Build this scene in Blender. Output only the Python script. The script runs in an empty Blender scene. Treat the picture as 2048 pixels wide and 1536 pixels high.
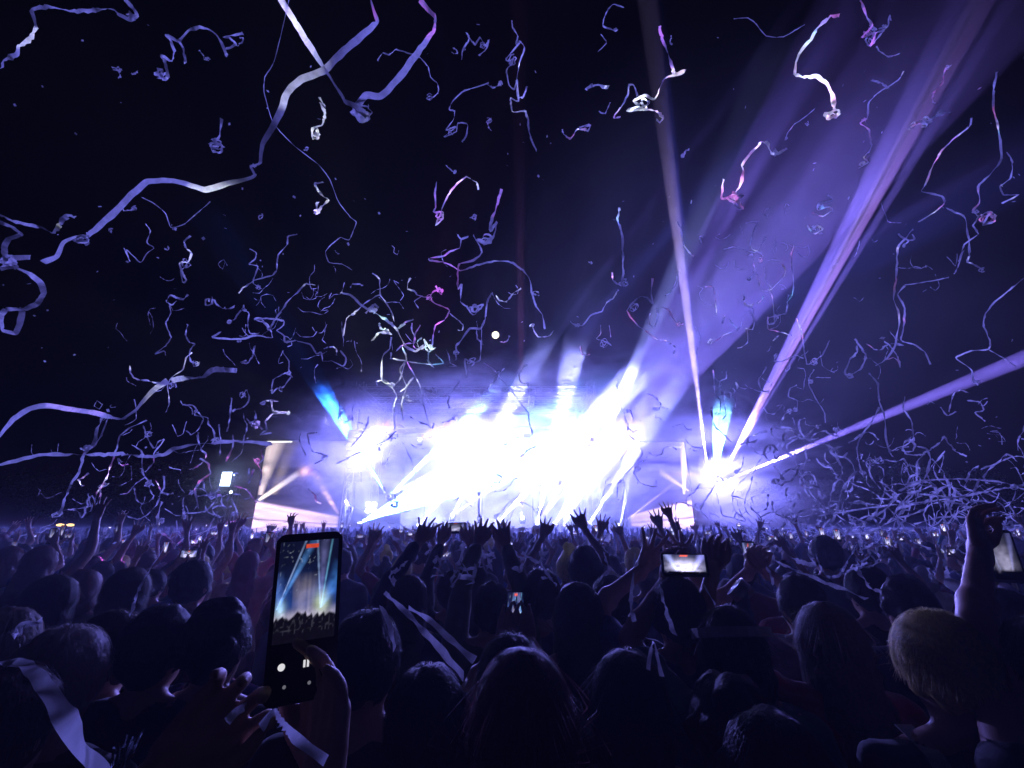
import bpy, bmesh, math, random
import numpy as np
from mathutils import Vector, Matrix, noise

# ------------------------------------------------------------------ camera, sky, moonlight, exposure
sc = bpy.context.scene
F = 859.0                      # focal length in photo pixels (2048 wide)
CAMZ = 1.95
PITCH = math.atan(290 / F)
cd = bpy.data.cameras.new('camera'); camera = bpy.data.objects.new('camera', cd)
sc.collection.objects.link(camera); sc.camera = camera
camera.location = (0, 0, CAMZ); camera.rotation_euler = (math.pi / 2 + PITCH, 0, 0)
cd.sensor_width = 36; cd.lens = 36 * F / 2048; cd.clip_end = 6000; cd.clip_start = 0.02

world = bpy.data.worlds.new('World'); sc.world = world; world.use_nodes = True
wn = world.node_tree
sky = wn.nodes.new('ShaderNodeTexSky'); sky.sky_type = 'NISHITA'; sky.sun_disc = False
sky.sun_elevation = math.radians(-6); sky.sun_rotation = math.radians(200)
bg = wn.nodes['Background']; wn.links.new(sky.outputs[0], bg.inputs[0]); bg.inputs[1].default_value = 0.01

sun_d = bpy.data.lights.new('moonlight', 'SUN'); sun_d.energy = 0.004; sun_d.angle = math.radians(0.5); sun_d.color = (1, .96, .88)
sun_o = bpy.data.objects.new('moonlight', sun_d); sc.collection.objects.link(sun_o)

sc.view_settings.view_transform = 'Standard'; sc.view_settings.look = 'None'
sc.view_settings.exposure = 0.0; sc.view_settings.gamma = 1.0; sc.view_settings.use_curve_mapping = False
sc.cycles.use_denoising = True
sc.cycles.max_bounces = 4; sc.cycles.diffuse_bounces = 2; sc.cycles.glossy_bounces = 2
sc.cycles.volume_bounces = 0; sc.cycles.transmission_bounces = 3; sc.cycles.transparent_max_bounces = 12
sc.cycles.volume_step_rate = 1.0; sc.cycles.volume_max_steps = 96
sc.cycles.sample_clamp_indirect = 4; sc.cycles.caustics_reflective = False; sc.cycles.caustics_refractive = False

def ray(px, py):
    x = (px - 1024) / F; y = -(py - 768) / F
    return Vector((x, math.cos(PITCH) - y * math.sin(PITCH), math.sin(PITCH) + y * math.cos(PITCH)))
CAM = Vector((0, 0, CAMZ))
def at(px, py, Y):             # point of the place seen at a photo pixel, Y metres ahead
    r = ray(px, py); return CAM + r * (Y / r.y)
def ad(px, py, d):             # the same, d metres of depth away
    return CAM + ray(px, py) * d
def proj(p):
    v = Vector(p) - CAM
    f = Vector((0, math.cos(PITCH), math.sin(PITCH))); u = Vector((0, -math.sin(PITCH), math.cos(PITCH)))
    d = v.dot(f)
    if d <= 0.01: return None
    return (1024 + F * v.x / d, 768 - F * v.dot(u) / d, d)
sun_o.rotation_euler = (-ray(991, 670)).to_track_quat('-Z', 'Y').to_euler()
R = random.Random(7)
rad = math.radians

# ------------------------------------------------------------------ materials
MATS = {}
def nodes_of(m):
    m.use_nodes = True; nt = m.node_tree; nt.nodes.clear()
    return nt, nt.nodes.new('ShaderNodeOutputMaterial')
def pbr(name, col, rough=.7, metal=0.0, var=.25, scale=30, bump=.0, spec=.4, sheen=0):
    if name in MATS: return MATS[name]
    m = bpy.data.materials.new(name); nt, out = nodes_of(m)
    b = nt.nodes.new('ShaderNodeBsdfPrincipled'); nt.links.new(b.outputs[0], out.inputs['Surface'])
    b.inputs['Roughness'].default_value = rough; b.inputs['Metallic'].default_value = metal
    b.inputs['Specular IOR Level'].default_value = spec
    if sheen: b.inputs['Sheen Weight'].default_value = sheen
    tc = nt.nodes.new('ShaderNodeTexCoord'); n = nt.nodes.new('ShaderNodeTexNoise'); n.inputs['Scale'].default_value = scale; n.inputs['Detail'].default_value = 4
    nt.links.new(tc.outputs['Object'], n.inputs['Vector'])
    r = nt.nodes.new('ShaderNodeMapRange'); r.inputs[1].default_value = .3; r.inputs[2].default_value = .7
    r.inputs[3].default_value = 1 - var; r.inputs[4].default_value = 1 + var; nt.links.new(n.outputs['Fac'], r.inputs[0])
    mx = nt.nodes.new('ShaderNodeVectorMath'); mx.operation = 'SCALE'; mx.inputs[0].default_value = col[:3]
    nt.links.new(r.outputs[0], mx.inputs['Scale']); nt.links.new(mx.outputs[0], b.inputs['Base Color'])
    if bump:
        bp = nt.nodes.new('ShaderNodeBump'); bp.inputs['Strength'].default_value = bump; bp.inputs['Distance'].default_value = .01
        nt.links.new(n.outputs['Fac'], bp.inputs['Height']); nt.links.new(bp.outputs[0], b.inputs['Normal'])
    MATS[name] = m; return m
def glow(name, col, strength):
    if name in MATS: return MATS[name]
    m = bpy.data.materials.new(name); nt, out = nodes_of(m)
    e = nt.nodes.new('ShaderNodeEmission'); e.inputs[0].default_value = (*col, 1); e.inputs[1].default_value = strength
    nt.links.new(e.outputs[0], out.inputs['Surface']); m.cycles.emission_sampling = 'NONE'
    MATS[name] = m; return m
def picture_mat(strength):
    name = 'screen_picture_%g' % strength
    if name in MATS: return MATS[name]
    m = bpy.data.materials.new(name); nt, out = nodes_of(m)
    a = nt.nodes.new('ShaderNodeAttribute'); a.attribute_name = 'picture'
    tc = nt.nodes.new('ShaderNodeTexCoord'); n = nt.nodes.new('ShaderNodeTexNoise'); n.inputs['Scale'].default_value = {1.2: .9, 1.7: .35}.get(strength, 90)
    n.inputs['Detail'].default_value = 5; nt.links.new(tc.outputs['Object'], n.inputs['Vector'])
    mr = nt.nodes.new('ShaderNodeMapRange'); mr.inputs[1].default_value = .3; mr.inputs[2].default_value = .7; mr.inputs[3].default_value = .8; mr.inputs[4].default_value = 1.15
    nt.links.new(n.outputs['Fac'], mr.inputs[0])
    mu = nt.nodes.new('ShaderNodeMath'); mu.operation = 'MULTIPLY'; mu.inputs[1].default_value = strength; nt.links.new(mr.outputs[0], mu.inputs[0])
    e = nt.nodes.new('ShaderNodeEmission'); nt.links.new(mu.outputs[0], e.inputs[1]); nt.links.new(a.outputs['Color'], e.inputs[0])
    nt.links.new(e.outputs[0], out.inputs['Surface']); m.cycles.emission_sampling = 'NONE'
    MATS[name] = m; return m
def paper(name, col, trans=.5):
    if name in MATS: return MATS[name]
    m = bpy.data.materials.new(name); nt, out = nodes_of(m)
    tc = nt.nodes.new('ShaderNodeTexCoord'); n = nt.nodes.new('ShaderNodeTexNoise'); n.inputs['Scale'].default_value = 25; n.inputs['Detail'].default_value = 3
    nt.links.new(tc.outputs['Object'], n.inputs['Vector'])
    r = nt.nodes.new('ShaderNodeMapRange'); r.inputs[1].default_value = .3; r.inputs[2].default_value = .7; r.inputs[3].default_value = .7; r.inputs[4].default_value = 1.0
    nt.links.new(n.outputs['Fac'], r.inputs[0])
    mx = nt.nodes.new('ShaderNodeVectorMath'); mx.operation = 'SCALE'; mx.inputs[0].default_value = col; nt.links.new(r.outputs[0], mx.inputs['Scale'])
    d = nt.nodes.new('ShaderNodeBsdfDiffuse'); t = nt.nodes.new('ShaderNodeBsdfTranslucent'); s = nt.nodes.new('ShaderNodeMixShader'); s.inputs[0].default_value = trans
    nt.links.new(mx.outputs[0], d.inputs[0]); nt.links.new(mx.outputs[0], t.inputs[0])
    nt.links.new(d.outputs[0], s.inputs[1]); nt.links.new(t.outputs[0], s.inputs[2]); nt.links.new(s.outputs[0], out.inputs['Surface'])
    MATS[name] = m; return m

def hair_mat(name, col):
    m = pbr(name, col, .5, var=.5, scale=120, bump=.6, spec=.4); nt = m.node_tree; out = [n for n in nt.nodes if n.type == 'OUTPUT_MATERIAL'][0]; b = [n for n in nt.nodes if n.type == 'BSDF_PRINCIPLED'][0]
    t = nt.nodes.new('ShaderNodeBsdfTranslucent'); t.inputs[0].default_value = (*[min(1, c*2.2 + .05) for c in col], 1); x = nt.nodes.new('ShaderNodeMixShader'); x.inputs[0].default_value = .45
    nt.links.new(b.outputs[0], x.inputs[1]); nt.links.new(t.outputs[0], x.inputs[2]); nt.links.new(x.outputs[0], out.inputs['Surface']); return m

# ------------------------------------------------------------------ mesh helpers
def link(o, parent=None):
    sc.collection.objects.link(o)
    if parent is not None: o.parent = parent
    return o
def tag(o, label=None, cat=None, group=None, kind=None):
    if label: o['label'] = label
    if cat: o['category'] = cat
    if group: o['group'] = group
    if kind: o['kind'] = kind
    return o
def thing(name, label, cat, loc=(0, 0, 0), rz=0, group=None):
    o = bpy.data.objects.new(name, None); o.empty_display_size = .1; o.location = loc; o.rotation_euler = (0, 0, rz)
    link(o); return tag(o, label, cat, group)
class MB:
    def __init__(s): s.v = []; s.f = []
    def add(s, v, f):
        k = len(s.v); s.v += [tuple(x) for x in v]; s.f += [tuple(i + k for i in q) for q in f]; return s
    def box(s, a, b):
        x0, y0, z0 = a; x1, y1, z1 = b
        return s.add([(x0,y0,z0),(x1,y0,z0),(x1,y1,z0),(x0,y1,z0),(x0,y0,z1),(x1,y0,z1),(x1,y1,z1),(x0,y1,z1)],
              [(0,3,2,1),(4,5,6,7),(0,1,5,4),(1,2,6,5),(2,3,7,6),(3,0,4,7)])
    def cap(s, a, b, ra, rb, n=10, hr=3):       # tapered capsule
        a = Vector(a); b = Vector(b); d = b - a; L = d.length or 1e-6; d = d / L
        u = d.orthogonal().normalized(); w = d.cross(u); v = []; rings = []
        for i in range(1, hr + 1): t = -math.pi/2 + i * math.pi/2 / hr; rings.append((a + d*ra*math.sin(t), ra*math.cos(t)))
        for i in range(0, hr): t = i * math.pi/2 / hr; rings.append((b + d*rb*math.sin(t), rb*math.cos(t)))
        v.append(a - d*ra)
        for c, r in rings:
            for k in range(n): t = 2*math.pi*k/n; v.append(c + u*r*math.cos(t) + w*r*math.sin(t))
        v.append(b + d*rb); f = []; m = len(rings)
        for k in range(n): f.append((0, 1 + (k+1) % n, 1 + k)); f.append((1+(m-1)*n+k, 1+(m-1)*n+(k+1) % n, 1+m*n))
        for j in range(m-1):
            for k in range(n): f.append((1+j*n+k, 1+j*n+(k+1) % n, 1+(j+1)*n+(k+1) % n, 1+(j+1)*n+k))
        return s.add(v, f)
    def tube(s, a, b, ra, rb=None, n=6): 
        rb = ra if rb is None else rb; a = Vector(a); b = Vector(b); d = (b-a).normalized(); u = d.orthogonal().normalized(); w = d.cross(u)
        v = []
        for c, r in ((a, ra), (b, rb)):
            for k in range(n): t = 2*math.pi*k/n; v.append(c + u*r*math.cos(t) + w*r*math.sin(t))
        f = [(k, (k+1) % n, n+(k+1) % n, n+k) for k in range(n)] + [tuple(range(n-1, -1, -1)), tuple(range(n, 2*n))]
        return s.add(v, f)
    def ell(s, c, r, rot=None, n=14, m=9):
        c = Vector(c); v = [(0, 0, r[2])]
        for j in range(1, m):
            t = math.pi*j/m
            for k in range(n): p = 2*math.pi*k/n; v.append((r[0]*math.sin(t)*math.cos(p), r[1]*math.sin(t)*math.sin(p), r[2]*math.cos(t)))
        v.append((0, 0, -r[2])); v = [(rot @ Vector(q) if rot else Vector(q)) + c for q in v]; f = []
        for k in range(n): f.append((0, 1+k, 1+(k+1) % n)); f.append((1+(m-2)*n+(k+1) % n, 1+(m-2)*n+k, 1+(m-1)*n))
        for j in range(m-2):
            for k in range(n): f.append((1+j*n+k, 1+(j+1)*n+k, 1+(j+1)*n+(k+1) % n, 1+j*n+(k+1) % n))
        return s.add(v, f)
    def mesh(s, name, mat=None, smooth=False):
        me = bpy.data.meshes.new(name); me.from_pydata(s.v, [], s.f); me.update()
        if mat: me.materials.append(mat)
        if smooth: me.shade_smooth()
        return me
    def build(s, name, mat, parent=None, smooth=False, loc=None):
        o = bpy.data.objects.new(name, s.mesh(name, mat, smooth)); link(o, parent)
        if loc is not None: o.location = loc
        return o
def remesh(mb, voxel, mat, name, smooth=3, disp=0, dscale=20, seed=0, sf=.5):
    me = mb.mesh(name); o = bpy.data.objects.new(name, me); link(o)
    r = o.modifiers.new('r', 'REMESH'); r.mode = 'VOXEL'; r.voxel_size = voxel; r.use_smooth_shade = True
    if smooth: q = o.modifiers.new('s', 'SMOOTH'); q.factor = sf; q.iterations = smooth
    dg = bpy.context.evaluated_depsgraph_get(); ev = o.evaluated_get(dg)
    out = bpy.data.meshes.new_from_object(ev); out.name = name
    bpy.data.objects.remove(o); bpy.data.meshes.remove(me)
    out.materials.clear()
    if mat: out.materials.append(mat)
    if disp:
        off = Vector((seed*3.1, seed*1.7, 0))
        nrm = [v.normal.copy() for v in out.vertices]
        for v, n in zip(out.vertices, nrm):
            q = v.co*dscale + off
            v.co = v.co + n*(disp*(noise.noise(q) + .5*noise.noise(q*2.3)))
    out.shade_smooth()
    return out
def obj(name, me, parent=None):
    o = bpy.data.objects.new(name, me); return link(o, parent)
def copy_tree(o, parent=None):
    c = o.copy(); sc.collection.objects.link(c)
    if parent is not None: c.parent = parent
    for ch in o.children: copy_tree(ch, c)
    return c
def painted(name, corner, eu, ev, fn, nu, nv, strength, parent=None):
    """a soft picture on a screen: a fine grid whose vertices carry the colours of the image"""
    corner = Vector(corner); eu = Vector(eu); ev = Vector(ev); U, V_ = np.meshgrid(np.linspace(0, 1, nu+1), np.linspace(0, 1, nv+1))
    c = np.clip(fn(U, V_), 0, 8); v = [tuple(corner + eu*a + ev*b) for a, b in zip(U.ravel(), V_.ravel())]
    f = [(j*(nu+1)+i, j*(nu+1)+i+1, (j+1)*(nu+1)+i+1, (j+1)*(nu+1)+i) for j in range(nv) for i in range(nu)]
    me = bpy.data.meshes.new(name); me.from_pydata(v, [], f); me.update()
    a = me.color_attributes.new('picture', 'FLOAT_COLOR', 'POINT'); a.data.foreach_set('color', np.concatenate([c, np.ones(c.shape[:2] + (1,))], 2).astype(np.float32).ravel())
    me.materials.append(picture_mat(strength)); return obj(name, me, parent)
def vnoise(U, V_, sx, sy, seed):
    """smooth value noise on a grid, for the painted pictures"""
    r = np.random.RandomState(seed); G = r.rand(64, 64); x = (U*sx) % 63; y = (V_*sy) % 63; i = np.floor(x).astype(int); j = np.floor(y).astype(int); fx = x-i; fy = y-j; fx = fx*fx*(3-2*fx); fy = fy*fy*(3-2*fy)
    return (G[j, i]*(1-fx) + G[j, (i+1) % 64]*fx)*(1-fy) + (G[(j+1) % 64, i]*(1-fx) + G[(j+1) % 64, (i+1) % 64]*fx)*fy
def shaft(U, V_, a, b, w0, w1, asp=1.0):
    """brightness of a beam from a to b that widens from w0 to w1"""
    ax, ay = a; bx, by = b; dx, dy = bx-ax, (by-ay)*asp; L = math.hypot(dx, dy); dx /= L; dy /= L
    px, py = U-ax, (V_-ay)*asp; t = px*dx + py*dy; d = np.abs(-px*dy + py*dx); w = w0 + (w1-w0)*np.clip(t/L, 0, 1.5)
    return np.clip(1.25 - d/w, 0, 1)*(t > 0)*np.clip(1.3 - t/L, 0, 1)**.5
def mixc(base, m, col): return base + m[..., None]*np.array(col)
def picture(name, corner, eu, ev, polys, strength, parent=None, lift=.0006, loc=None):
    """flat picture on a screen: polygons in 0..1 screen coordinates, each stacked a hair above the one below"""
    corner = Vector(corner); eu = Vector(eu); ev = Vector(ev); n = eu.cross(ev).normalized()
    v = []; f = []; cols = []
    for k, (pts, col) in enumerate(polys):
        b = len(v)
        for (u, w) in pts: v.append(corner + eu*min(max(u, 0), 1) + ev*min(max(w, 0), 1) + n*lift*(k+1))
        f.append(tuple(range(b, b + len(pts)))); cols.append(col)
    me = bpy.data.meshes.new(name); me.from_pydata(v, [], f); me.update()
    at_ = me.color_attributes.new('picture', 'FLOAT_COLOR', 'CORNER'); i = 0
    for pl, c in zip(me.polygons, cols):
        for _ in range(pl.loop_total): at_.data[i].color = (*c, 1); i += 1
    me.materials.append(picture_mat(strength))
    return obj(name, me, parent)

# ------------------------------------------------------------------ where things are, said in words (for labels)
MARKS = [('moon', 991, 670), ('stage roof truss', 850, 800), ('glare over the stage middle', 950, 930), ('pale screen beside the stage, the one nearer the trees', 600, 970), ('pale screen nearer the white tower lamps', 1340, 990),
         ('white tower lamps', 1430, 950), ('square white strobe', 450, 958), ('stage foot', 940, 1050), ('dim trees', 300, 1000), ('warm street lamps', 140, 1068),
         ('big lit phone', 610, 1170), ('long violet beam', 1700, 480), ('rainbow streaked streamer', 1640, 130), ('long S-shaped streamer', 480, 350), ('small dancing white streamer', 640, 240),
         ('white hot knotted streamer', 1290, 200), ('umbrella shaped streamer', 960, 520), ('blue wedge beam', 660, 830), ('low violet beam', 1800, 770), ('blond head', 1850, 1260), ('thin white beam', 1370, 500),
         ('dark upper corner', 120, 250), ('top edge over the beams', 1850, 120), ('heap of fallen streamers', 1800, 1010), ('pair of low wide ribbons', 250, 860), ('knotted pair of streamers', 830, 700)]
SHORT = {'pale screen beside the stage, the one nearer the trees': 'left pale screen', 'pale screen nearer the white tower lamps': 'right pale screen'}
def place(px, py, marks=None):
    best = min(marks or MARKS, key=lambda m: (m[1]-px)**2 + (m[2]-py)**2)
    dx = px - best[1]; dy = py - best[2]; d = math.hypot(dx, dy); nm = SHORT.get(best[0], best[0])
    if d < 28: return 'over the ' + nm
    close = 'just ' if d < 75 else ('' if d < 160 else 'well ')
    a = math.degrees(math.atan2(-dy, dx)) % 360
    w = ['right of', 'above right of', 'above', 'above left of', 'left of', 'below left of', 'below', 'below right of'][int(((a + 22.5) % 360)//45)]
    return close + w + ' the ' + nm
PMARKS = [('big lit phone', 610, 1170), ('auburn head', 1045, 1300), ('pale headband', 1450, 1230), ('blond head', 1850, 1250), ('stage middle', 950, 1060), ('left screen', 600, 1060), ('right screen', 1315, 1060), ('tower lamps', 1430, 1040),
          ('dim trees', 300, 1060), ('left edge', 20, 1110), ('right edge', 2030, 1110), ('sideways phone', 911, 1090), ('red shirt', 1640, 1220), ('strobe tower', 452, 1060), ('fallen streamers', 1800, 1060), ('open palms', 1340, 1120), ('taut streamer', 1640, 1160), ('street lamps', 140, 1068), ('corner streamer', 90, 1200)]
USED = {}
def unique(label, more):
    """give a look-alike further words until its label is its own"""
    for m in [''] + more:
        l = (label + (' ' + m if m else '')).strip()
        if m is not None and len(l.split()) <= 16 and l not in USED: USED[l] = 1; return l
    USED[label] = USED.get(label, 0) + 1
    return label

# ------------------------------------------------------------------ ground, haze, smoke, moon
gm = pbr('trampled_grass', (.035, .045, .02), .95, var=.5, scale=1.5, bump=.4)
g = MB(); N = 40
vs = [(-400 + 800*i/N, -60 + 700*j/N, .04*noise.noise(Vector((i*.7, j*.7, 0)))) for j in range(N+1) for i in range(N+1)]
g.add(vs, [(j*(N+1)+i, j*(N+1)+i+1, (j+1)*(N+1)+i+1, (j+1)*(N+1)+i) for j in range(N) for i in range(N)])
tag(g.build('ground', gm), kind='structure')

HZ = .0003
def vol(name, dens, aniso=.3, col=(.93, .93, 1)):
    m = bpy.data.materials.new(name); nt, out = nodes_of(m)
    v = nt.nodes.new('ShaderNodeVolumePrincipled'); v.inputs['Density'].default_value = dens; v.inputs['Anisotropy'].default_value = aniso
    v.inputs['Color'].default_value = (*col, 1); nt.links.new(v.outputs[0], out.inputs['Volume']); return m, nt, v
hm, _, _ = vol('haze', HZ)
tag(MB().box((-75, -25, -1.2), (78, 82, 46)).build('haze', hm), kind='stuff')

def smoke(name, lo, hi, cz, scale, rot, lo_n, hi_n, dmax, seed, inner=.5):
    m, nt, v = vol(name, 0, .25)
    tc = nt.nodes.new('ShaderNodeTexCoord'); mp = nt.nodes.new('ShaderNodeMapping'); mp.inputs['Scale'].default_value = scale; mp.inputs['Rotation'].default_value = rot; mp.inputs['Location'].default_value = (seed, 0, 0)
    n1 = nt.nodes.new('ShaderNodeTexNoise'); n1.inputs['Scale'].default_value = 1; n1.inputs['Detail'].default_value = 5; n1.inputs['Roughness'].default_value = .62; n1.inputs['Distortion'].default_value = 1.3
    nt.links.new(tc.outputs['Object'], mp.inputs[0]); nt.links.new(mp.outputs[0], n1.inputs['Vector'])
    mr = nt.nodes.new('ShaderNodeMapRange'); mr.inputs[1].default_value = lo_n; mr.inputs[2].default_value = hi_n; mr.inputs[3].default_value = .0; mr.inputs[4].default_value = dmax
    nt.links.new(n1.outputs['Fac'], mr.inputs[0])
    # thins out towards every side of its box so that it has no edge
    sep = nt.nodes.new('ShaderNodeVectorMath'); sep.operation = 'MULTIPLY_ADD'
    c = ((lo[0]+hi[0])/2, (lo[1]+hi[1])/2, cz); h = ((hi[0]-lo[0])/2, (hi[1]-lo[1])/2, hi[2]-cz)
    sep.inputs[1].default_value = [1/q for q in h]; sep.inputs[2].default_value = [-p/q for p, q in zip(c, h)]
    nt.links.new(tc.outputs['Object'], sep.inputs[0])
    ln = nt.nodes.new('ShaderNodeVectorMath'); ln.operation = 'LENGTH'; nt.links.new(sep.outputs[0], ln.inputs[0])
    fd = nt.nodes.new('ShaderNodeMapRange'); fd.interpolation_type = 'SMOOTHSTEP'; fd.inputs[1].default_value = inner; fd.inputs[2].default_value = 1.0; fd.inputs[3].default_value = 1; fd.inputs[4].default_value = 0
    nt.links.new(ln.outputs['Value'], fd.inputs[0])
    mu = nt.nodes.new('ShaderNodeMath'); mu.operation = 'MULTIPLY'; nt.links.new(mr.outputs[0], mu.inputs[0]); nt.links.new(fd.outputs[0], mu.inputs[1]); nt.links.new(mu.outputs[0], v.inputs['Density'])
    tag(MB().box(lo, hi).build(name, m), kind='stuff')
smoke('stage_smoke', (-37, 33.5, .3), (42, 56, 23), 4.0, (.13, .13, .4), (0, rad(30), 0), .36, .62, .125, 2.2, .68)
for nm, px_, py_, yy_, hx, hy, hz, dm, sd_ in (('smoke_wisp', 682, 855, 45.0, 5.6, 3.6, 6.2, .42, 1.3), ('smoke_wisp', 632, 955, 44.8, 3.6, 3.2, 3.4, .4, 7.7), ('smoke_wisp', 1452, 845, 47.5, 4.2, 3.8, 3.9, .6, 3.1)):
    c_ = at(px_, py_, yy_); smoke(nm, (c_.x-hx, yy_-hy, c_.z-hz), (c_.x+hx, yy_+hy, c_.z+hz), c_.z, (.5, .5, .9), (0, rad(35), 0), .40, .60, dm, sd_, .55)
smoke('drifting_smoke', (-6, 9, 3), (44, 44, 38), 17, (.12, .05, .12), (0, rad(40), 0), .25, .75, .0085, 5.3, .3)

gh, _, _ = vol('added_veil_haze', .014, .2, (.65, .7, 1))  # low haze layer added to imitate lens glare over the crowd, colour tinted blue
tag(MB().box((-74, -24, -1.1), (77, 42.5, 2.04)).build('added_veil_haze', gh), kind='stuff')
MD = 2500; mo = CAM + ray(991, 670)*MD
moon = MB().ell((0, 0, 0), (7.2*MD/F,)*3, n=24, m=14).build('moon', glow('moonlit_rock', (1, .93, .66), 2.2), smooth=True, loc=mo)
tag(moon, 'small full moon glowing warm white in the black sky over the stage', 'moon')

# ------------------------------------------------------------------ stage
blk = pbr('black_metal', (.03, .03, .035), .45, .6); alu = pbr('truss_aluminium', (.55, .55, .57), .4, .9); dk = pbr('stage_cloth', (.012, .012, .015), .9)
lensm = glow('hot_lens', (.85, .9, 1), 30); lensb = glow('blue_lens', (.3, .45, 1), 18)
YS = 45.0
X = lambda px, Y=YS, py=1058: at(px, py, Y).x
Z = lambda py, Y=YS: at(945, py, Y).z
stage = thing('concert_stage', 'wide open-air concert stage with flat truss roof, swallowed by white light', 'stage', (X(945), YS, 0))
SC = Vector((X(945), YS, 0))
def W(x, y, z): return Vector((x, y, z)) - SC
xl, xr = X(700), X(1192)
MB().box(W(xl, 43, 0), W(xr, 54, 1.5)).build('deck', dk, stage)
MB().box(W(xl, 42.9, 0), W(xr, 42.98, 1.46)).build('skirt', dk, stage)
def truss(parent, a, b, size, nbay, name='truss'):
    """four chords with zig-zag braces; each chord a sub-part, the many thin braces joined"""
    a = Vector(a); b = Vector(b); d = (b-a).normalized(); u = Vector((0, 0, 1)) if abs(d.z) < .7 else Vector((0, 1, 0)); s = d.cross(u).normalized(); u = s.cross(d)
    h = size/2; cs = [(-h, -h), (h, -h), (h, h), (-h, h)]; t = None
    root = MB().tube(a - d*.01 + s*h, a + d*.03 + s*h, .05).build(name, alu, parent) if False else None
    first = MB()
    for i, (p, q) in enumerate(cs):
        first.tube(a + s*p + u*q, b + s*p + u*q, .035)
    t = first.build(name, alu, parent)
    z = MB(); P = [a + (b-a)*i/nbay for i in range(nbay+1)]
    for i in range(nbay):
        for k in range(4):
            c0, c1 = cs[k], cs[(k+1) % 4]
            if i % 2: c0, c1 = c1, c0
            z.tube(P[i] + s*c0[0] + u*c0[1], P[i+1] + s*c1[0] + u*c1[1], .02, n=4)
    z.build('brace', alu, t)
    return t
zr0, zr1 = Z(868), Z(790)
for k, (yy, zz) in enumerate([(43.5, zr1), (43.5, (zr0+zr1)/2), (43.5, zr0), (47.5, zr1), (51.5, zr1)]):
    truss(stage, W(xl, yy, zz), W(xr, yy, zz), .7, 26, 'roof_truss')
for x in (xl, xl + (xr-xl)*.25, xl + (xr-xl)*.5, xl + (xr-xl)*.75, xr): truss(stage, W(x, 43.9, zr1-.02), W(x, 52, zr1-.02), .6, 8, 'roof_truss')
for x in (xl, xr):
    for yy in (43.5, 51.5): truss(stage, W(x, yy, 0), W(x, yy, zr1+.9), .8, 18, 'tower_truss')
for k in range(9):
    x = xl + (xr-xl)*(k+.5)/9
    MB().box(W(x-.35, 43.05, zr0-.75), W(x+.35, 43.35, zr0-.4)).build('batten_lamp', blk, stage)

def led_wall(name, label, x0, x1, y, z0, z1, polys, strength):
    t = thing(name, label, 'screen', ((x0+x1)/2, y, z0))
    w = x1-x0; h = z1-z0
    MB().box((-w/2-.15, .02, -.15), (w/2+.15, .5, h+.15)).build('cabinet', blk, t)
    painted('screen_image', (-w/2, 0, 0), (w, 0, 0), (0, 0, h), polys, 90, 90, strength, t)
    fr = MB()
    for k in range(2): MB().box((-w/2-.15 + k*(w+.18), -.06, -.15), (-w/2-.03 + k*(w+.18), .018, h+.15)).build('frame', blk, t)
    for k in (-1, 1): MB().tube((k*w*.35, .3, -z0), (k*w*.35, .3, 0), .12).build('leg', blk, t)
    return t
def wall_img(U, V_):
    k = np.clip(vnoise(U, V_, 22, 1.5, 3)*1.5 - .35, 0, 1)*(1 - .75*V_) + .35*vnoise(U, V_, 7, 5, 4)*(1-V_); b = np.zeros(U.shape + (3,)) + np.array((.015, .02, .12))
    return mixc(mixc(b, k, (.8, .9, 1.6)), np.exp(-((U-.5)**2/.06 + V_**2/.1)), (1.2, 1.2, 1.6))
def side_img(mir):
    def fn(U, V_):
        u = 1-U if mir else U; b = np.zeros(U.shape + (3,)) + (np.array((.05, .04, .26)) if mir else np.array((.012, .01, .04)))
        st = .55 + .6*vnoise(u, V_ + u*.18, 3, 46, 6); top = .36 - .16*u; m = np.clip((top - V_)*40, 0, 1)*np.clip((.97 - u)*30, 0, 1)*np.clip((V_ - .02 - .05*u)*40, 0, 1)*np.clip(1.25 - u*.75, 0, 1)
        gap = np.clip(1 - np.abs(V_ - (.17 - .06*u))/.014, 0, 1)*.85 + np.clip(1 - np.abs(V_ - (.06 + .2*u))/.01, 0, 1)*.6*(u < .5) + np.clip(1 - np.abs(V_ - .045)/.008, 0, 1)*(u > .1)*(u < .6)
        b = mixc(b, m*st*(1 - np.clip(gap, 0, .92)), (1.5, 1.05, 1.5))
        if not mir:
            b = mixc(b, shaft(u, V_, (.03, .42), (.1, 1.05), .03, .13)*(.4 + .9*vnoise(u, V_, 9, 16, 8)), (.95, .75, .72)); b = mixc(b, shaft(u, V_, (.18, .42), (.3, 1.0), .05, .09), (.14, .11, .07))
            b = mixc(b, shaft(u, V_, (.02, .36), (.34, .58), .02, .035), (1.4, 1.2, 1.1)); b = mixc(b, np.exp(-((u-.5)**2 + (V_-.66)**2)/.003), (1, .6, .6)); b = mixc(b, shaft(u, V_, (.95, .22), (.62, .62), .015, .05)*vnoise(u, V_, 12, 30, 9), (1.4, .9, .8))
            b = mixc(b, (V_ > .98)*(u < .3)*1.0, (1, 1, .9))
        else:
            b = mixc(b, shaft(u, V_, (.1, .42), (.0, .95), .02, .07), (1.2, 1.0, 1.5)); b = mixc(b, shaft(u, V_, (.02, .45), (.35, .62), .01, .035), (.9, .7, 1.2)); b = mixc(b, np.clip(1 - np.abs(V_-.94)/.012, 0, 1)*(u > .05)*(u < .25), (.6, .6, 1))
        return b
    return fn
led_wall('led_wall', 'huge blazing white and pale blue LED wall at the back of the stage', X(800, 53), X(1150, 53), 53, 1.6, Z(915, 53), wall_img, 1.2)
led_wall('side_screen', 'tall side screen showing pale wedges and a white band, nearer the dim trees', X(514), X(690), 44, 1.3, Z(882, 44), side_img(0), 1.7)
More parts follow.
